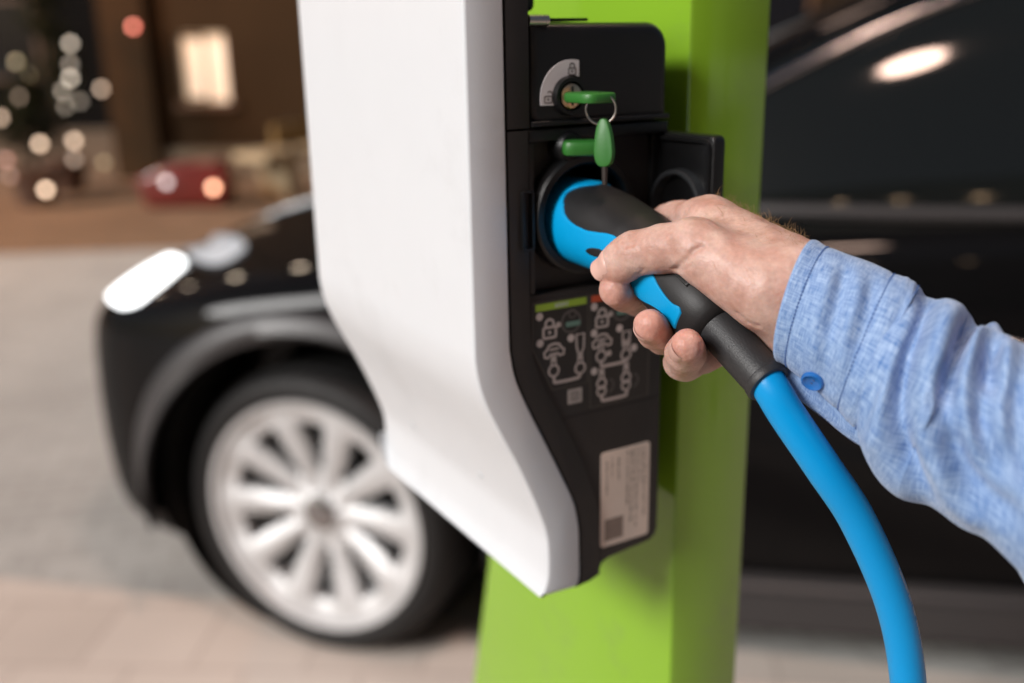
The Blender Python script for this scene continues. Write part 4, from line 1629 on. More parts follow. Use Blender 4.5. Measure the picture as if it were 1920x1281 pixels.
# outer and inner surface
THK = 1.3
for layer in (0, 1):
    for i in range(NR):
        for j in range(NT):
            th = 2 * math.pi * j / NT
            p, nr = sleeve_pt(i, th, (DSP[i, j] - layer * THK) * 0.001)
            sv.append(p)
            suv.append((ring_param[i][4], th / (2 * math.pi) * 210.0))
sf, fuv = [], []
for layer in (0, 1):
    o_ = layer * NR * NT
    for i in range(NR - 1):
        for j in range(NT):
            l = (j + 1) % NT
            f = (o_ + i * NT + j, o_ + i * NT + l, o_ + (i + 1) * NT + l, o_ + (i + 1) * NT + j)
            sf.append(f if layer else tuple(reversed(f)))
for e_ in (0, (NR - 1) * NT):
    for j in range(NT):
        l = (j + 1) % NT
        f = (e_ + j, e_ + l, e_ + l + NR * NT, e_ + j + NR * NT)
        sf.append(f if e_ == 0 else tuple(reversed(f)))
sleeve = mk('shirt_sleeve', sv, sf, M_DENIM, person, angle=None)
uvl = sleeve.data.uv_layers.new(name='weave')
lv = np.zeros(len(sleeve.data.loops), np.int32)
sleeve.data.loops.foreach_get('vertex_index', lv)
suv = np.array(suv, np.float32)
luv = suv[lv].copy()
# repair the seam where the angle wraps
polys = np.zeros(len(sleeve.data.polygons), np.int32)
lq = luv.reshape(-1, 4, 2)
wrap = (lq[..., 1].max(1) - lq[..., 1].min(1)) > 100
sub = lq[wrap]
sub[..., 1] = np.where(sub[..., 1] < 50, sub[..., 1] + 210.0, sub[..., 1])
lq[wrap] = sub
uvl.data.foreach_set('uv', lq.reshape(-1))
sleeve['label'] = 'light blue denim sleeve, pushed into folds'


def sleeve_surface(px, py):
    """ring index, angle, point of the near sleeve surface at a pixel"""
    d2 = ((PXY - np.array((px, py))) ** 2).sum(-1) + np.where(FACE > 0.02, 0, 1e6)
    i, j = np.unravel_index(d2.argmin(), d2.shape)
    return i, j


def stitch_line(s_pos, th0, th1, name='stitching'):
    i = int(np.argmin(np.abs(SS[:, 0] - s_pos)))
    vs_, fs_ = [], []
    th = th0
    while th < th1:
        j = int(round((th % (2 * math.pi)) / (2 * math.pi) * NT)) % NT
        p0, nr = sleeve_pt(i, th, (DSP[i, j] + 0.12) * 0.001)
        p1, _ = sleeve_pt(i, th + 0.040, (DSP[i, (j + 1) % NT] + 0.12) * 0.001)
        pm = (p0 + p1) / 2 + nr * 0.00018
        tv, tf = tube([p0 - nr * 0.0003, pm, p1 - nr * 0.0003], 0.0004, 5)
        b_ = len(vs_)
        vs_ += tv
        fs_ += [tuple(x + b_ for x in f) for f in tf]
        th += 0.062
    o = mk(name, vs_, fs_, M_STITCH, sleeve)
    o['kind'] = 'stuff'
    return o


for s_ in (6.5, CUFF_END - 12.5, CUFF_END - 1.5):
    stitch_line(s_, -0.1, math.pi + 0.1)
# button
bi, bj_ = sleeve_surface(1524, 713)
bp0, bn = sleeve_pt(bi, 2 * math.pi * bj_ / NT, DSP[bi, bj_] * 0.001)
bn = (bn + (CAM_C - bp0).normalized() * 0.25).normalized()
M_BTN = mat('blue_button', (0.015, 0.13, 0.42), 0.25, coat=0.3)
btn = mk('button', *lathe([(0.0, 0.0010), (0.0026, 0.0010), (0.0034, 0.0016), (0.0043, 0.0022), (0.0050, 0.0017), (0.0052, 0.0006), (0.0046, -0.0004), (0, -0.0004)], bp0, bn, 36), M_BTN, sleeve)
for a in (0.4, 0.4 + math.pi):
    e1 = bn.orthogonal().normalized(); e2 = bn.cross(e1)
    c = bp0 + (e1 * math.cos(a) + e2 * math.sin(a)) * 0.0011
    mk('button_thread', *tube([c + bn * 0.0009, c + bn * 0.0013], 0.0005, 8), M_STITCH, sleeve)

# lower cuff flap hanging open under the wrist, behind the button edge
flap_o = [((1464, 694), 0.466), ((1474, 719), 0.465), ((1503, 753), 0.462), ((1546, 787), 0.458), ((1590, 823), 0.453), ((1630, 846), 0.448)]
flap_i = [((1458, 664), 0.458), ((1486, 684), 0.455), ((1520, 708), 0.452), ((1558, 742), 0.448), ((1598, 782), 0.444), ((1640, 820), 0.440)]
fo = cr([tuple(P(*q, d)) for q, d in flap_o], 8)
fi = cr([tuple(P(*q, d)) for q, d in flap_i], 8)
fv, ff = [], []
KF = 8
off_n = (CAM_R @ Vector((0.3, -0.9, 0.1))).normalized()
for lay in (0, 1):
    for i in range(len(fo)):
        for k in range(KF):
            t = k / (KF - 1)
            p = Vector(fo[i]) * t + Vector(fi[i]) * (1 - t)
            p += off_n * (0.003 * math.sin(math.pi * t) * (1 + 0.3 * math.sin(i * 0.5)) - lay * 0.0012)
            fv.append(p)
nF = len(fo)
for lay in (0, 1):
    o_ = lay * nF * KF
    for i in range(nF - 1):
        for k in range(KF - 1):
            f = (o_ + i * KF + k, o_ + i * KF + k + 1, o_ + (i + 1) * KF + k + 1, o_ + (i + 1) * KF + k)
            ff.append(f if lay else tuple(reversed(f)))
for i in range(nF - 1):
    ff.append((i * KF + KF - 1, (i + 1) * KF + KF - 1, nF * KF + (i + 1) * KF + KF - 1, nF * KF + i * KF + KF - 1))
flap = mk('cuff_flap', fv, ff, M_DENIM, sleeve, angle=None)
ful = flap.data.uv_layers.new(name='weave')
for lp in flap.data.loops:
    v = lp.vertex_index % (nF * KF)
    ful.data[lp.index].uv = ((v // KF) * 1.2, (v % KF) * 3.0 + 400)
# ------------------------------------------------------------------ black car (local frame: x forward, y to its left side, z up)
M_PAINT = mat('black_car_paint', (0.003, 0.003, 0.0033), 0.6, spec=0.02, coat=0.30, var=0.0)
M_GLASS = mat('dark_car_glass', (0.006, 0.007, 0.007), 0.06, spec=0.35)
M_TRIM = mat('satin_trim', (0.032, 0.030, 0.031), 0.42, bump=0.1, bump_scale=400)
M_TYRE = mat('tyre_rubber', (0.009, 0.0085, 0.0085), 0.6, spec=0.3, bump=0.3, bump_scale=120, rough_var=0.1, var_scale=20)
M_RIM = mat('silver_alloy', (0.56, 0.56, 0.565), 0.50, 0.45, rough_var=0.06, var_scale=12)
M_CHROME = mat('dark_chrome', (0.34, 0.34, 0.35), 0.18, 1.0)
M_LINER = mat('wheel_well', (0.008, 0.008, 0.008), 0.9)
M_LAMP = mat('headlight_led', (0.9, 0.9, 0.9), 0.3, emit=(0.93, 0.98, 1.0), emit_s=2.2)

YAW = math.radians(-80)
FWD = Vector((math.sin(YAW), math.cos(YAW), 0))
LEFT = Vector((0, 0, 1)).cross(FWD)
TYR, RIMR, HUBZ = 0.386, 0.306, 0.386
contact = Vector((-0.505, 2.36, 0))
car_o = contact - LEFT * 0.90
CARM = Matrix(((FWD.x, LEFT.x, 0), (FWD.y, LEFT.y, 0), (0, 0, 1)))
car = thing('parked_car', 'black car with a lit headlight parked behind the charging post', 'car', car_o, math.atan2(FWD.y, FWD.x))


def to_car(p):
    return CARM.transposed() @ (Vector(p) - car_o)


ST = [  # x, half width, shoulder z, centre z, bottom z
    (0.80, 0.38, 0.72, 0.77, 0.38), (0.775, 0.58, 0.785, 0.84, 0.30), (0.70, 0.745, 0.85, 0.905, 0.25), (0.575, 0.868, 0.90, 0.96, 0.22), (0.39, 0.948, 0.94, 1.005, 0.205),
    (0.16, 0.985, 0.98, 1.04, 0.20), (-0.12, 0.995, 1.015, 1.07, 0.20), (-0.5, 0.995, 1.06, 1.105, 0.20), (-0.9, 0.99, 1.105, 1.14, 0.20), (-1.6, 0.99, 1.155, 1.155, 0.20),
    (-2.4, 0.995, 1.175, 1.175, 0.20), (-3.1, 0.995, 1.185, 1.185, 0.21), (-3.6, 0.96, 1.17, 1.19, 0.24), (-3.95, 0.86, 1.10, 1.14, 0.30), (-4.1, 0.62, 0.98, 1.01, 0.36)]
bv, bf = [], []
prof_n = None
for x, w, zs, zc, zb in ST:
    half = [(0, zb), (0.55 * w, zb), (0.86 * w, zb + 0.005), (0.955 * w, zb + 0.05), (0.985 * w, zb + 0.16), (1.0 * w, zb + 0.42 * (zs - zb)), (1.0 * w, zb + 0.66 * (zs - zb)), (0.985 * w, zs - 0.07),
            (0.95 * w, zs - 0.012), (0.87 * w, zs + 0.2 * (zc - zs)), (0.62 * w, zs + 0.75 * (zc - zs)), (0.3 * w, zc - 0.004), (0, zc)]
    full = half + [(-y, z) for y, z in reversed(half[1:-1])]
    prof_n = len(full)
    bv += [(x, y, z) for y, z in full]
for i in range(len(ST) - 1):
    for j in range(prof_n):
        l = (j + 1) % prof_n
        bf.append((i * prof_n + j, i * prof_n + l, (i + 1) * prof_n + l, (i + 1) * prof_n + j))
bf.append(tuple(reversed(range(prof_n))))
bf.append(tuple(range((len(ST) - 1) * prof_n, len(ST) * prof_n)))


def solid(vs_, fs_, cutters=(), sub=2):
    me = bpy.data.meshes.new('tmp')
    me.from_pydata([tuple(v) for v in vs_], [], fs_)
    bm = bmesh.new(); bm.from_mesh(me)
    bmesh.ops.recalc_face_normals(bm, faces=bm.faces)
    bm.to_mesh(me); bm.free()
    o = bpy.data.objects.new('tmp', me); COL.objects.link(o)
    if sub:
        m = o.modifiers.new('s', 'SUBSURF'); m.levels = sub; m.render_levels = sub
    cs = []
    for cv, cf in cutters:
        cm = bpy.data.meshes.new('cut'); cm.from_pydata([tuple(v) for v in cv], [], cf)
        b2 = bmesh.new(); b2.from_mesh(cm); bmesh.ops.recalc_face_normals(b2, faces=b2.faces); b2.to_mesh(cm); b2.free()
        co = bpy.data.objects.new('cut', cm); COL.objects.link(co)
        m = o.modifiers.new('b', 'BOOLEAN'); m.operation = 'DIFFERENCE'; m.object = co; m.solver = 'EXACT'
        cs.append(co)
    dg = bpy.context.evaluated_depsgraph_get()
    ev = o.evaluated_get(dg).to_mesh()
    out_v = [v.co.copy() for v in ev.vertices]; out_f = [tuple(p.vertices) for p in ev.polygons]
    o.evaluated_get(dg).to_mesh_clear()
    for c in cs + [o]:
        bpy.data.objects.remove(c)
    return out_v, out_f


def cyl(cx, cz, r, y0, y1, n=56):
    vs_ = [(cx + r * math.cos(2 * math.pi * i / n), y, cz + r * math.sin(2 * math.pi * i / n)) for y in (y0, y1) for i in range(n)]
    fs_ = [(i, (i + 1) % n, n + (i + 1) % n, n + i) for i in range(n)] + [tuple(reversed(range(n))), tuple(range(n, 2 * n))]
    return vs_, fs_


WB = -2.96
ARCH = 0.455
cuts = []
for wx in (0.0, WB):
    cuts.append(cyl(wx, HUBZ + 0.02, ARCH, 0.60, 1.3))
    cuts.append(cyl(wx, HUBZ + 0.02, ARCH, -1.3, -0.60))
body_v, body_f = solid(bv, bf, cuts)
body = mk('body', body_v, body_f, M_PAINT, car, angle=35)
BVH = BVHTree.FromPolygons([Vector(v) for v in body_v], body_f)
for wx in (0.0, WB):
    for s in (1, -1):
        v_, f_ = cyl(wx, HUBZ + 0.02, ARCH - 0.004, 0.598 * s, 0.86 * s)
        mk('wheel_well', v_, f_[:-2] + [f_[-2] if s > 0 else f_[-2]], M_LINER, body, angle=40)
# arch trims: a satin lip round each wheel opening, following the body side
for wx in (0.0, WB):
    for s in (1, -1):
        tv, tf = [], []
        K = 60
        cols_ = ((0.452, -0.02), (0.454, 0.012), (0.475, 0.020), (0.505, 0.016), (0.522, 0.004), (0.526, -0.014))
        for i in range(K + 1):
            a = math.radians(-10 + 200 * i / K)
            for r_, off_ in cols_:
                x, z = wx + r_ * math.cos(a), HUBZ + 0.02 + r_ * math.sin(a)
                hit = BVH.ray_cast(Vector((x, 1.6 * s, max(z, 0.26))), Vector((0, -s, 0)))
                y = hit[0].y if hit[0] is not None and abs(hit[0].y) > 0.7 else 0.965 * s
                tv.append((x, y + off_ * s, z))
        w = len(cols_)
        for i in range(K):
            for j in range(w - 1):
                f = (i * w + j, i * w + j + 1, (i + 1) * w + j + 1, (i + 1) * w + j)
                tf.append(f if s > 0 else tuple(reversed(f)))
        mk('arch_trim', tv, tf, M_TRIM, body, angle=50)
# sills
for s in (1, -1):
    mkbm('sill', (lambda bm: (box_bm(bm, -2.44, (0.86 if s > 0 else -1.005), 0.17, -0.52, (1.005 if s > 0 else -0.86), 0.315), bmesh.ops.bevel(bm, geom=bm.edges[:], offset=0.03, segments=3, affect='EDGES'), bm)[-1])(bmesh.new()), M_TRIM, car)

# greenhouse
GH = [(-0.550, 0.700, 1.080, 1.135), (-0.800, 0.860, 1.110, 1.331), (-1.100, 0.905, 1.140, 1.505), (-1.450, 0.915, 1.155, 1.655), (-1.800, 0.920, 1.165, 1.755), (-2.300, 0.920, 1.175, 1.805), (-2.900, 0.920, 1.185, 1.785), (-3.400, 0.890, 1.185, 1.655), (-3.800, 0.820, 1.160, 1.405), (-3.980, 0.700, 1.120, 1.245)]
gv, gf = [], []
for x, w, zb, zt in GH:
    h = zt - zb
    half = [(0, zb - 0.12), (w, zb - 0.12), (w, zb), (w - 0.10 * h / 0.55, zb + 0.5 * h), (w - 0.25 * h / 0.55, zb + 0.90 * h), (w - 0.36 * h / 0.55, zt - 0.012), (0.30, zt + 0.01), (0, zt + 0.014)]
    full = half + [(-y, z) for y, z in reversed(half[1:-1])]
    gn = len(full)
    gv += [(x, y, z) for y, z in full]
for i in range(len(GH) - 1):
    for j in range(gn):
        l = (j + 1) % gn
        gf.append((i * gn + j, i * gn + l, (i + 1) * gn + l, (i + 1) * gn + j))
gf.append(tuple(reversed(range(gn)))); gf.append(tuple(range((len(GH) - 1) * gn, len(GH) * gn)))
gh_v, gh_f = solid(gv, gf, (), 2)
cabin = mk('side_glass', gh_v, gh_f, M_GLASS, car, angle=60)
GBV = BVHTree.FromPolygons([Vector(v) for v in gh_v], gh_f)


def on_cabin(x, z, s, out):
    h = GBV.ray_cast(Vector((x, 1.5 * s, z)), Vector((0, -s, 0)))
    if h[0] is None:
        return None
    return h[0] + h[1] * (out if h[1].y * s > 0 else -out)


top_line = [(-0.660, 1.181), (-0.800, 1.271), (-1.100, 1.435), (-1.450, 1.590), (-1.800, 1.685), (-2.300, 1.735), (-2.900, 1.720), (-3.300, 1.615)]
roof_line = [(-0.560, 1.167), (-0.800, 1.316), (-1.100, 1.485), (-1.450, 1.635), (-1.800, 1.735), (-2.300, 1.785), (-2.900, 1.765), (-3.400, 1.635)]
for s in (1, -1):
    pts_ = [on_cabin(x, z, s, 0.006) for x, z in cr(top_line, 5)]
    pts_ = [p for p in pts_ if p is not None]
    mk('window_trim', *tube(pts_, 0.013, 10), M_CHROME, cabin)
    pts_ = [on_cabin(x, z - 0.004, s, 0.0) for x, z in cr(roof_line, 5)]
    pts_ = [p for p in pts_ if p is not None]
    if len(pts_) > 2:
        mk('roof_pillar', *tube(pts_, 0.036, 12), M_PAINT, cabin)
    belt = [on_cabin(x, 1.165, s, 0.008) for x in np.linspace(-0.85, -3.6, 30)]
    belt = [p for p in belt if p is not None]
    mk('belt_trim', *tube(belt, 0.016, 8), M_TRIM, cabin)
    for px_ in (-2.02,):
        pts_ = [on_cabin(px_ - 0.10 * (z - 1.1), z, s, 0.002) for z in np.linspace(1.17, 1.61, 12)]
        pts_ = [p for p in pts_ if p is not None]
        mk('door_pillar', *tube(pts_, 0.03, 8), M_PAINT, cabin)
# door gaps and handles on the sides
M_SEAM = mat('panel_gap', (0.002, 0.002, 0.002), 0.9)
for s in (1, -1):
    for pl in ([(-0.72, 1.03), (-0.70, 0.8), (-0.66, 0.42)], [(-1.92, 1.07), (-1.90, 0.8), (-1.90, 0.36)], [(-2.95, 1.08), (-2.85, 0.88)]):
        pp = []
        for x, z in cr(pl, 8):
            h = BVH.ray_cast(Vector((x, 1.5 * s, z)), Vector((0, -s, 0)))
            if h[0] is not None:
                pp.append(h[0] + Vector((0, 0.0005 * s, 0)))
        if len(pp) > 2:
            mk('door_gap', *tube(pp, 0.003, 6), M_SEAM, body)
    for hx in (-1.66, -2.78):
        h = BVH.ray_cast(Vector((hx, 1.5 * s, 0.90)), Vector((0, -s, 0)))
        y = h[0].y if h[0] is not None else 0.99 * s
        mk('door_handle', *tube([(hx - 0.11, y + 0.004 * s, 0.90), (hx - 0.09, y + 0.016 * s, 0.902), (hx + 0.09, y + 0.016 * s, 0.905), (hx + 0.11, y + 0.004 * s, 0.905)], 0.011, 10), M_CHROME, body)
    # door mirror
    bm = bmesh.new()
    bmesh.ops.create_uvsphere(bm, u_segments=20, v_segments=12, radius=1)
    for v in bm.verts:
        v.co = Vector((v.co.x * 0.075 - 0.86, v.co.y * 0.125 + 1.09 * s, v.co.z * 0.075 + 1.17))
    mkbm('door_mirror', bm, M_PAINT, car)


# headlights: a bright swoosh laid on the front corner
def ray_car(px, py):
    o = to_car(CAM_C)
    d = (to_car(P(px, py, 1.0)) - o).normalized()
    return BVH.ray_cast(o, d)


sw_top = [(190, 520), (206, 526), (228, 522), (250, 504), (272, 486), (300, 479), (328, 482), (350, 494)]
sw_bot = [(193, 540), (204, 562), (230, 576), (260, 568), (286, 548), (312, 528), (334, 508), (346, 499)]
ta, tb = cr(sw_top, 6), cr(sw_bot, 6)
lv_, lf_ = [], []
KL = 8
good = True
last = None
for a, b in zip(ta, tb):
    for k in range(KL):
        t = k / (KL - 1)
        x, y = a[0] * (1 - t) + b[0] * t, a[1] * (1 - t) + b[1] * t
        h = ray_car(x, y)
        if h[0] is None:
            xx = x
            while h[0] is None and xx < 420:
                xx += 2
                h = ray_car(xx, y)
        lift = 0.012 if 0 < k < KL - 1 else 0.0
        lv_.append(h[0] + h[1] * (lift if h[1].y > -0.5 else -lift) if h[0] is not None else lv_[-1])
for i in range(len(ta) - 1):
    for k in range(KL - 1):
        lf_.append((i * KL + k, (i + 1) * KL + k, (i + 1) * KL + k + 1, i * KL + k + 1))
r_top = [(352, 470), (380, 452), (415, 444), (448, 450), (462, 464)]
r_bot = [(356, 486), (384, 498), (412, 500), (440, 488), (462, 470)]
rv_, rf_ = [], []
for a, b in zip(cr(r_top, 5), cr(r_bot, 5)):
    for k in range(5):
        t = k / 4
        h = ray_car(a[0] * (1 - t) + b[0] * t, a[1] * (1 - t) + b[1] * t)
        rv_.append(h[0] + h[1] * 0.008 if h[0] is not None else rv_[-1])
for i in range(len(rv_) // 5 - 1):
    for k in range(4):
        rf_.append((i * 5 + k, (i + 1) * 5 + k, (i + 1) * 5 + k + 1, i * 5 + k + 1))
M_FENDER_REFL = mat('fender_reflection', (0.5, 0.52, 0.55), 0.15, coat=0.5, emit=(0.85, 0.93, 1.0), emit_s=0.28)  # pale reflection on the fender, put in as a dim glowing patch
mk('fender_reflection', rv_, rf_, M_FENDER_REFL, body, angle=None)
mk('fender_reflection', [(x, -y, z) for x, y, z in rv_], [tuple(reversed(f)) for f in rf_], M_FENDER_REFL, body, angle=None)
hl = mk('headlight', lv_, lf_, M_LAMP, body, angle=None)
mk('headlight', [(x, -y, z) for x, y, z in lv_], [tuple(reversed(f)) for f in lf_], M_LAMP, body, angle=None)


# wheels
def wheel(wx, side, steer=0.0):
    st = Matrix.Rotation(steer, 3, 'Z')
    hub = Vector((wx, 0.975 * side, HUBZ))
    ax_ = st @ Vector((0, side, 0))
    ref = st @ Vector((1, 0, 0))
    W_ = 0.265
    prof = [(RIMR + 0.002, -0.02), (RIMR + 0.012, -0.004), (RIMR + 0.03, 0.006), (0.366, -0.002), (0.378, -0.022), (TYR, -0.05), (TYR, -W_ + 0.05), (0.378, -W_ + 0.022), (0.36, -W_), (RIMR, -W_ + 0.01)]
    tv, tf = lathe(prof, hub, ax_, 88, ref)
    ty = mk('tyre', tv, tf, M_TYRE, car, angle=60)
    # tread grooves as raised ribs
    rib_v, rib_f = [], []
    e1 = ref.normalized(); e2 = ax_.cross(e1).normalized()
    for k in range(64):
        a = 2 * math.pi * k / 64
        rd = e1 * math.cos(a) + e2 * math.sin(a); tg = -e1 * math.sin(a) + e2 * math.cos(a)
        for h0, h1 in ((-0.052, -0.100), (-0.112, -0.155), (-0.165, -0.212)):
            b_ = len(rib_v)
            for hh in (h0, h1):
                for dt in (-0.013, 0.013):
                    for rr in (TYR - 0.002, TYR + 0.005):
                        rib_v.append(hub + ax_ * hh + rd * rr + tg * (dt + (0.008 if hh == h1 else 0)))
            for f in ((0, 1, 3, 2), (4, 6, 7, 5), (0, 4, 5, 1), (2, 3, 7, 6), (1, 5, 7, 3)):
                rib_f.append(tuple(b_ + x for x in f))
    t_ = mk('tread', rib_v, rib_f, M_TYRE, ty, smooth=False)
    t_['kind'] = 'stuff'
    # alloy: dished disc with ten slots, outer lip and barrel
    rv, rf = lathe([(RIMR - 0.075, -0.22), (RIMR - 0.02, -0.20), (RIMR - 0.014, -0.03), (RIMR - 0.006, -0.004), (RIMR + 0.006, -0.002), (RIMR + 0.008, -0.02)], hub, ax_, 88, ref)
    rim = mk('rim', rv, rf, M_RIM, car, angle=40)
    mk('brake_disc', *lathe([(0.03, -0.12), (0.17, -0.12), (0.18, -0.13), (0.20, -0.15), (0.26, -0.17)], hub, ax_, 48, ref), M_LINER, rim)
    NA, NRR = 200, 12
    rs = np.linspace(0.045, RIMR - 0.012, NRR)
    dish = lambda r: -0.020 - 0.035 * math.cos((r - 0.045) / (RIMR - 0.057) * math.pi * 0.5) * (1 if r > 0.06 else 0.7)
    V, idx = [], {}
    Fs = []

    def slot(r, a):
        d = abs(((math.degrees(a) + 360) % 36) - 18)
        if not 0.108 < r < 0.252:
            return False
        t = (r - 0.108) / 0.144
        return d < 4.2 + 5.4 * t
    for j, r in enumerate(rs):
        for i in range(NA):
            a = 2 * math.pi * i / NA
            m = abs(((math.degrees(a) + 360) % 36) - 18) / 18
            crown = 0.010 * math.cos((1 - m) * math.pi) * (1 if 0.10 < r < 0.25 else 0.3)
            V.append(hub + ax_ * (dish(r) + crown) + (e1 * math.cos(a) + e2 * math.sin(a)) * r)
    for j in range(NRR - 1):
        for i in range(NA):
            l = (i + 1) % NA
            am = 2 * math.pi * (i + 0.5) / NA
            if slot((rs[j] + rs[j + 1]) / 2, am):
                continue
            Fs.append((j * NA + i, j * NA + l, (j + 1) * NA + l, (j + 1) * NA + i))
    # thickness
    k = len(V)
    V2 = [v - ax_ * 0.03 for v in V]
    edge = {}
    for f in Fs:
        for q in range(4):
            e = (f[q], f[(q + 1) % 4])
            edge[e] = edge.get(e, 0) + 1
    side_f = [(b, a, a + k, b + k) for (a, b) in edge if (b, a) not in edge]
    disc = mk('spoke_disc', V + V2, Fs + [tuple(x + k for x in reversed(f)) for f in Fs] + side_f, M_RIM, rim, angle=45)
    mk('centre_cap', *lathe([(0.0, -0.028), (0.03, -0.030), (0.044, -0.036), (0.05, -0.05)], hub, ax_, 32, ref), M_CHROME, rim)


wheel(0.0, 1, math.radians(-13))
wheel(0.0, -1, math.radians(-13))
wheel(WB, 1)
wheel(WB, -1)
# ------------------------------------------------------------------ background: building, lit tree, planter, bench, lamps
M_WALL = mat('brown_plaster', (0.036, 0.020, 0.009), 0.85, spec=0.1, var=0.25, var_scale=1.2, bump=0.3, bump_scale=30)
M_WALLD = mat('unlit_black_wall', (0.006, 0.005, 0.0045), 0.9, spec=0.05, var=0.3, var_scale=0.8)  # near-black tone puts missing light into the colour
M_FRAME = mat('window_frame_wood', (0.12, 0.06, 0.03), 0.6)
M_WIN = mat('lit_window_glass', (0.8, 0.7, 0.6), 0.4, emit=(1.0, 0.70, 0.44), emit_s=0.40)
WALL_Y = 12.6


def at_y(px, py, y):
    r = P(px, py, 1.0) - CAM_C
    return CAM_C + r * (y / r.y)


bld = thing('brown_building', 'brown plastered building with one lit window across the lot', 'building', (1.0, WALL_Y, 0), 0)
x_left = at_y(232, 200, WALL_Y).x
wL, wR = at_y(334, 125, WALL_Y).x, at_y(428, 125, WALL_Y).x
wB, wT = at_y(380, 192, WALL_Y).z, at_y(380, 62, WALL_Y).z


def wall_piece(x0, x1, z0, z1, y0=WALL_Y, y1=WALL_Y + 0.4, m=M_WALL, name='wall', parent=bld, bev=0):
    return box(name, (x0, y0, z0), (x1, y1, z1), m, parent, bev)


wall_piece(x_left, wL, 0, 7)
wall_piece(wR, 11, 0, 7)
wall_piece(wL, wR, 0, wB)
wall_piece(wL, wR, wT, 7)
wall_piece(x_left - 0.12, x_left + 0.42, 0, 7.1, WALL_Y - 0.16, WALL_Y - 0.002, name='pilaster')
wall_piece(x_left - 0.05, 11, 0.002, 0.35, WALL_Y - 0.06, WALL_Y - 0.003, m=mat('stone_plinth', (0.16, 0.12, 0.08), 0.8, var=0.2), name='plinth')
win = wall_piece(wL - 0.06, wR + 0.06, wB - 0.07, wB - 0.002, WALL_Y - 0.08, WALL_Y + 0.1, m=M_FRAME, name='window')
wall_piece(wL + 0.002, wR - 0.002, wB + 0.002, wT - 0.002, WALL_Y + 0.10, WALL_Y + 0.12, m=M_WIN, name='pane', parent=win)
for x in (wL + 0.03, (wL + wR) / 2, wR - 0.03):
    wall_piece(x - 0.012, x + 0.012, wB + 0.003, wT - 0.003, WALL_Y + 0.06, WALL_Y + 0.098, m=M_FRAME, name='mullion', parent=win)
for z in (wB + 0.035, wT - 0.035):
    wall_piece(wL + 0.052, (wL + wR) / 2 - 0.022, z - 0.02, z + 0.02, WALL_Y + 0.06, WALL_Y + 0.098, m=M_FRAME, name='rail', parent=win)
# further windows along the facade, unlit
for x in (2.6, 5.2, 7.8):
    w_ = wall_piece(x, x + 1.1, 1.1, 2.5, WALL_Y - 0.05, WALL_Y - 0.002, m=M_FRAME, name='window', bev=0.01)
    wall_piece(x + 0.08, x + 1.02, 1.18, 2.42, WALL_Y - 0.056, WALL_Y - 0.051, m=mat('dark_pane', (0.01, 0.01, 0.012), 0.05), name='pane', parent=w_)
wall_piece(x_left - 0.2, 11.2, 7.1, 7.4, WALL_Y - 0.3, WALL_Y + 0.5, name='cornice')

dk = thing('dark_building', 'near black building that fills the dark end of the lot', 'building', (-9, 21, 0))  # added to cover the black distance, its darkness put into the colour
box('wall', (-24, 21, 0), (-4.2, 24, 9), M_WALLD, dk)
for i, x in enumerate((-21, -18.4, -15.8, -13.2, -10.6, -8.0)):
    w_ = box('window', (x, 20.94, 1.0), (x + 1.2, 20.998, 2.6), M_FRAME, dk)
    box('pane', (x + 0.08, 20.93, 1.08), (x + 1.12, 20.938, 2.52), MATS['dark_pane'], w_)
box('roof', (-24.3, 20.6, 9.0), (-3.9, 24.3, 9.3), M_WALLD, dk)

# red warning lamp on the pilaster
def globe(name, c, r, col, s, parent=None, n=14):
    bm = bmesh.new()
    bmesh.ops.create_uvsphere(bm, u_segments=n, v_segments=8, radius=r)
    for v in bm.verts:
        v.co += Vector(c)
    m = mat('glow_%d_%d_%d_%d' % (col[0] * 100, col[1] * 100, col[2] * 100, s * 10), (0.8, 0.8, 0.8), 0.4, emit=col, emit_s=s)
    return mkbm(name, bm, m, parent)


rl = thing('red_lamp', 'small red warning lamp on the pilaster beside the lit window', 'lamp', at_y(250, 50, WALL_Y - 0.3))
rp = at_y(250, 50, WALL_Y - 0.3)
globe('bulb', rp, 0.035, (1.0, 0.20, 0.13), 4.0, rl)
mk('bracket', *tube([rp + Vector((0, 0.03, 0)), rp + Vector((0, 0.142, 0))], 0.012, 8), M_TRIM, rl)


# trees hung with bulbs
M_LEAF = mat('dark_leaves', (0.012, 0.014, 0.005), 0.6, spec=0.1, var=0.5, var_scale=5)
M_BARK = mat('bark', (0.05, 0.034, 0.022), 0.9, var=0.3, var_scale=20, bump=0.5, bump_scale=60)
M_POT = mat('clay_pot', (0.07, 0.034, 0.02), 0.8, var=0.15)


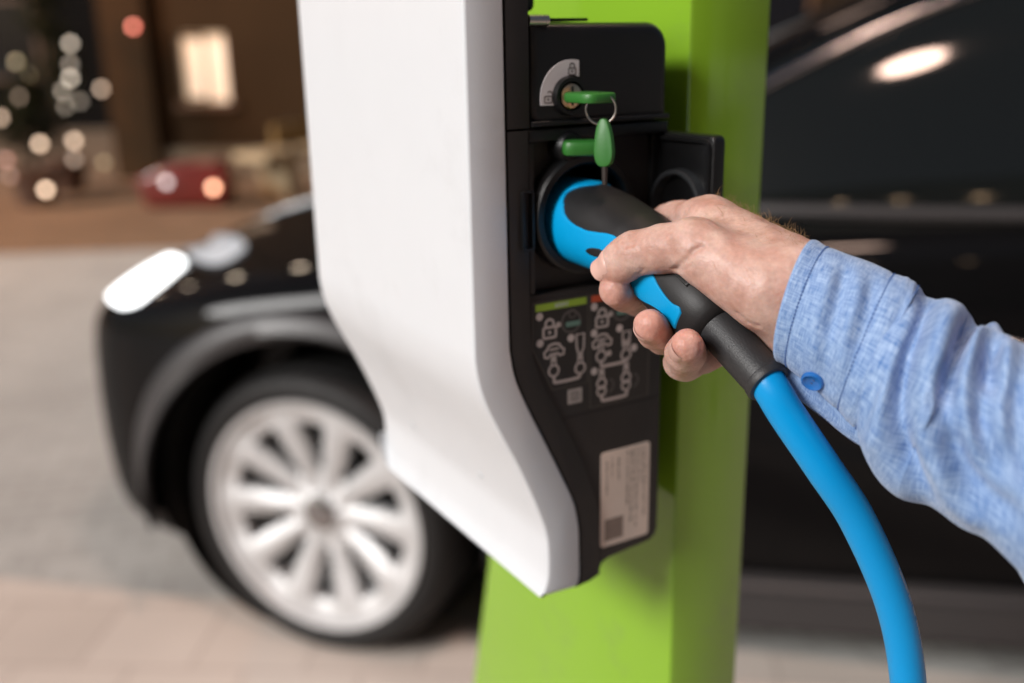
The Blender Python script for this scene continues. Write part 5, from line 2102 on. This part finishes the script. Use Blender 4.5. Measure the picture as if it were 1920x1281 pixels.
def lit_tree(name, label, base, h, rad, bulbs, seed):
    rn = np.random.default_rng(seed)
    t = thing(name, label, 'tree', base)
    b0 = Vector(base)
    pot = mk('pot', *lathe([(0, 0.0), (0.17, 0.0), (0.23, 0.34), (0.25, 0.36), (0.23, 0.38), (0.20, 0.34), (0, 0.33)], b0, (0, 0, 1), 28), M_POT, t, angle=40)
    pts_ = [b0 + Vector((0.02 * math.sin(k), 0.02 * math.cos(k * 1.3), 0.3 + (h - 0.35) * k / 8)) for k in range(9)]
    tr = mk('trunk', *tube(pts_, [0.045 * (1 - 0.1 * k) for k in range(9)], 8), M_BARK, t)
    lv_, lf_ = [], []
    for k in range(26):
        z = rn.uniform(0.3, 0.92)
        a = rn.uniform(0, 6.28)
        ln = rad * (1.05 - z * 0.85) * rn.uniform(0.6, 1.0)
        p0 = b0 + Vector((0, 0, 0.2 + z * (h - 0.2)))
        p1 = p0 + Vector((math.cos(a) * ln, math.sin(a) * ln, 0.14))
        mk('branch', *tube([p0, (p0 + p1) / 2 + Vector((0, 0, 0.03)), p1], [0.014, 0.009, 0.004], 5), M_BARK, tr) if k < 12 else None
        for _ in range(90):
            tt = rn.uniform(0.15, 1.05)
            c = p0.lerp(p1, tt) + Vector(rn.normal(size=3) * 0.06)
            d1 = Vector(rn.normal(size=3)).normalized() * rn.uniform(0.02, 0.045)
            d2 = d1.cross(Vector(rn.normal(size=3))).normalized() * rn.uniform(0.010, 0.018)
            b_ = len(lv_)
            lv_ += [c - d1, c + d2, c + d1, c - d2]
            lf_.append((b_, b_ + 1, b_ + 2, b_ + 3))
    mk('crown', lv_, lf_, M_LEAF, t, smooth=False)
    for (px, py, col, s, r) in bulbs:
        p = at_y(px, py, b0.y - rad * 0.4 + rn.uniform(-0.1, 0.05))
        globe('bulb', p, r, col, s * 0.25, t, 10)
    return t


WM, CO, OL = (1.0, 0.70, 0.48), (1.0, 0.86, 0.68), (1.0, 0.78, 0.30)
base1 = at_y(130, 352, 11.4); base1.z = 0
lit_tree('potted_tree', 'taller potted tree hung with small pale bulbs in the dark', base1, 2.35, 0.62,
         [(132, 82, CO, 7, 0.032), (132, 121, CO, 2.6, 0.032), (132, 147, CO, 9, 0.032), (117, 172, CO, 5.5, 0.032), (122, 200, CO, 4, 0.032), (190, 167, WM, 7, 0.032),
          (52, 140, OL, 2.4, 0.032), (30, 116, OL, 2.6, 0.032), (150, 190, CO, 2.0, 0.032), (195, 305, OL, 1.8, 0.032)], 3)
base2 = at_y(70, 372, 10.4); base2.z = 0
lit_tree('potted_tree', 'low potted tree with warm orange bulbs at the photo edge', base2, 1.25, 0.55,
         [(75, 270, WM, 13, 0.032), (139, 264, WM, 10, 0.032), (86, 356, WM, 19, 0.032), (2, 221, WM, 10, 0.032), (35, 182, WM, 3.2, 0.032), (12, 300, (1, 0.35, 0.25), 3.5, 0.032), (140, 300, WM, 2.6, 0.032), (20, 330, (1, 0.45, 0.3), 2.5, 0.032)], 5)

# red trough planter, two highlights put in as glowing globes; pale stone bench
M_REDP = mat('red_lacquer', (0.11, 0.011, 0.008), 0.3, coat=0.5)
pc = at_y(352, 352, 10.2)
tp = thing('red_planter', 'red lacquered trough planter beyond the car bonnet', 'planter', (pc.x, 10.2, 0))


def pl_fn(u, z, n):
    return Vector((pc.x + u, 10.2 - n, z))


mkbm('trough', prism([(-0.36, 0.02), (0.42, 0.02), (0.50, 0.36), (0.36, 0.46), (-0.1, 0.44), (-0.46, 0.30)], -0.25, 0.25, bev=0.05, seg=3, fn=pl_fn), M_REDP, tp)
for (px, py, col, s) in ((400, 352, (1.0, 0.45, 0.25), 10), (312, 342, (0.8, 0.72, 0.72), 3.2)):
    globe('lamp', at_y(px, py, 9.9), 0.035, col, s * 0.55, tp)  # bright spots on the red body, put in as glowing globes
for dx in (-0.25, 0.3):
    box('foot', (pc.x + dx - 0.05, 10.05, 0), (pc.x + dx + 0.05, 10.35, 0.03), M_TRIM, tp)
M_STONE = mat('cream_stone', (0.36, 0.28, 0.17), 0.7, var=0.12, var_scale=6)
q0, q1 = at_y(470, 322, 10.4), at_y(680, 272, 11.9)
bn_ = thing('stone_bench', 'pale cream stone bench in front of the brown building', 'bench', ((q0.x + q1.x) / 2, (q0.y + q1.y) / 2, 0))
ang = math.atan2(q1.y - q0.y, q1.x - q0.x)


def bench_fn(u, z, n):
    c = Vector(((q0.x + q1.x) / 2, (q0.y + q1.y) / 2, 0))
    return c + Vector((math.cos(ang) * u - math.sin(ang) * n, math.sin(ang) * u + math.cos(ang) * n, z))


Lb = (q1 - q0).length / 2
mkbm('seat', prism(rect(-Lb, 0.42, Lb, 0.50), -0.25, 0.25, bev=0.02, fn=bench_fn), M_STONE, bn_)
mkbm('backrest', prism(rect(-Lb * 0.9, 0.56, Lb, 0.78), -0.30, -0.24, bev=0.02, fn=bench_fn), mat('ochre_wood', (0.20, 0.12, 0.035), 0.7, var=0.2, var_scale=8), bn_)
for u in (-Lb * 0.55, Lb * 0.8):
    mkbm('leg', prism(rect(u - 0.1, 0.001, u + 0.1, 0.419), -0.2, 0.2, fn=bench_fn), M_STONE, bn_)
    mkbm('back_post', prism(rect(u - 0.03, 0.501, u + 0.03, 0.80), -0.239, -0.20, fn=bench_fn), M_TRIM, bn_)


# street lamps: warm globes on posts, outside the picture
def street_lamp(label, loc, h, energy, col, r=0.16, arm=None):
    t = thing('street_lamp', label, 'street lamp', loc, group='warm globe lamps round the lot')
    b0 = Vector(loc)
    mk('pole', *lathe([(0.09, 0.0), (0.09, 0.05), (0.055, 0.12), (0.045, 0.6), (0.038, h - r - 0.04), (0.06, h - r), (0.0, h - r)], b0, (0, 0, 1), 20), M_TRIM, t)
    m = mat('lamp_globe_%d' % int(energy), (0.9, 0.85, 0.8), 0.4, emit=col, emit_s=energy / (4 * math.pi * math.pi * r * r))
    bm = bmesh.new()
    bmesh.ops.create_uvsphere(bm, u_segments=24, v_segments=14, radius=r)
    for v in bm.verts:
        v.co += b0 + Vector((0, 0, h)) + (Vector(arm) if arm else Vector((0, 0, 0)))
    mkbm('globe', bm, m, t)
    if arm:
        a = Vector(arm)
        mk('arm', *tube([b0 + Vector((0, 0, h - r - 0.02)), b0 + Vector((0, 0, h + 0.25)), b0 + a * 0.4 + Vector((0, 0, h + 0.42)), b0 + a + Vector((0, 0, h + 0.36)), b0 + a + Vector((0, 0, h + r))], 0.03, 10), M_TRIM, t)


street_lamp('warm globe street lamp by the brown building', (-6.6, 9.2, 0), 3.6, 420, (1.0, 0.46, 0.18))
street_lamp('tall warm street lamp reaching over the charging bay', (3.4, -0.6, 0), 5.6, 240, (1.0, 0.68, 0.54), arm=(-2.6, 1.0, 0.0), r=0.28)

# unseen building added behind the viewer to darken the car's reflections
rb = thing('added_rear_building', 'added dark building behind the viewer that darkens the car reflections', 'building', (0, -9.5, 0))
box('wall', (-16, -12.5, 0), (16, -9.5, 7.0), M_WALLD, rb)
box('roof', (-16.3, -12.8, 7.0), (16.3, -9.2, 7.25), M_WALLD, rb)
for x in (-12, -8.5, -5, 1.5, 5, 8.5, 12):
    w_ = box('window', (x - 0.6, -9.498, 1.1), (x + 0.6, -9.44, 2.6), M_FRAME, rb)
    box('pane', (x - 0.52, -9.438, 1.18), (x + 0.52, -9.43, 2.52), MATS['dark_pane'] if x not in (-8.5, 5) else M_WIN, w_)

# festoon string over the lot; its bulbs show as a row of glints on the bonnet
fs = thing('festoon_string', 'string of warm bulbs hung over the lot beyond the car', 'string lights', (-1.2, 6.6, 0))
fpts = []
for k in range(41):
    t = k / 40
    fpts.append(Vector((-6.5 + 9.0 * t, 6.9 - 0.6 * t, 3.55 - 0.5 * math.sin(math.pi * t))))
mk('cord', *tube(fpts, 0.008, 6), M_TRIM, fs)
for k in range(2, 40, 3):
    globe('bulb', fpts[k] - Vector((0, 0, 0.09)), 0.05, (1.0, 0.80, 0.60), 60.0, fs, 12)
for p_ in (fpts[0], fpts[-1]):
    mk('mast', *lathe([(0.06, 0), (0.05, 0.1), (0.035, p_.z + 0.1), (0.0, p_.z + 0.1)], (p_.x, p_.y, 0), (0, 0, 1), 14), M_TRIM, fs)

# second string along the near building, seen as small warm spots in the car windows
f2 = thing('festoon_string', 'string of warm bulbs hung along the added dark building', 'string lights', (1.5, -6.2, 0))
gpts = [Vector((-5.0 + 13.0 * k / 40, -6.2, 4.75 - 0.45 * math.sin(math.pi * k / 40))) for k in range(41)]
mk('cord', *tube(gpts, 0.008, 6), M_TRIM, f2)
for k in range(2, 40, 3):
    globe('bulb', gpts[k] - Vector((0, 0, 0.09)), 0.06, (1.0, 0.66, 0.38), 45.0, f2, 12)
for p_ in (gpts[0], gpts[-1]):
    mk('mast', *lathe([(0.06, 0), (0.05, 0.1), (0.035, p_.z + 0.1), (0.0, p_.z + 0.1)], (p_.x, p_.y, 0), (0, 0, 1), 14), M_TRIM, f2)
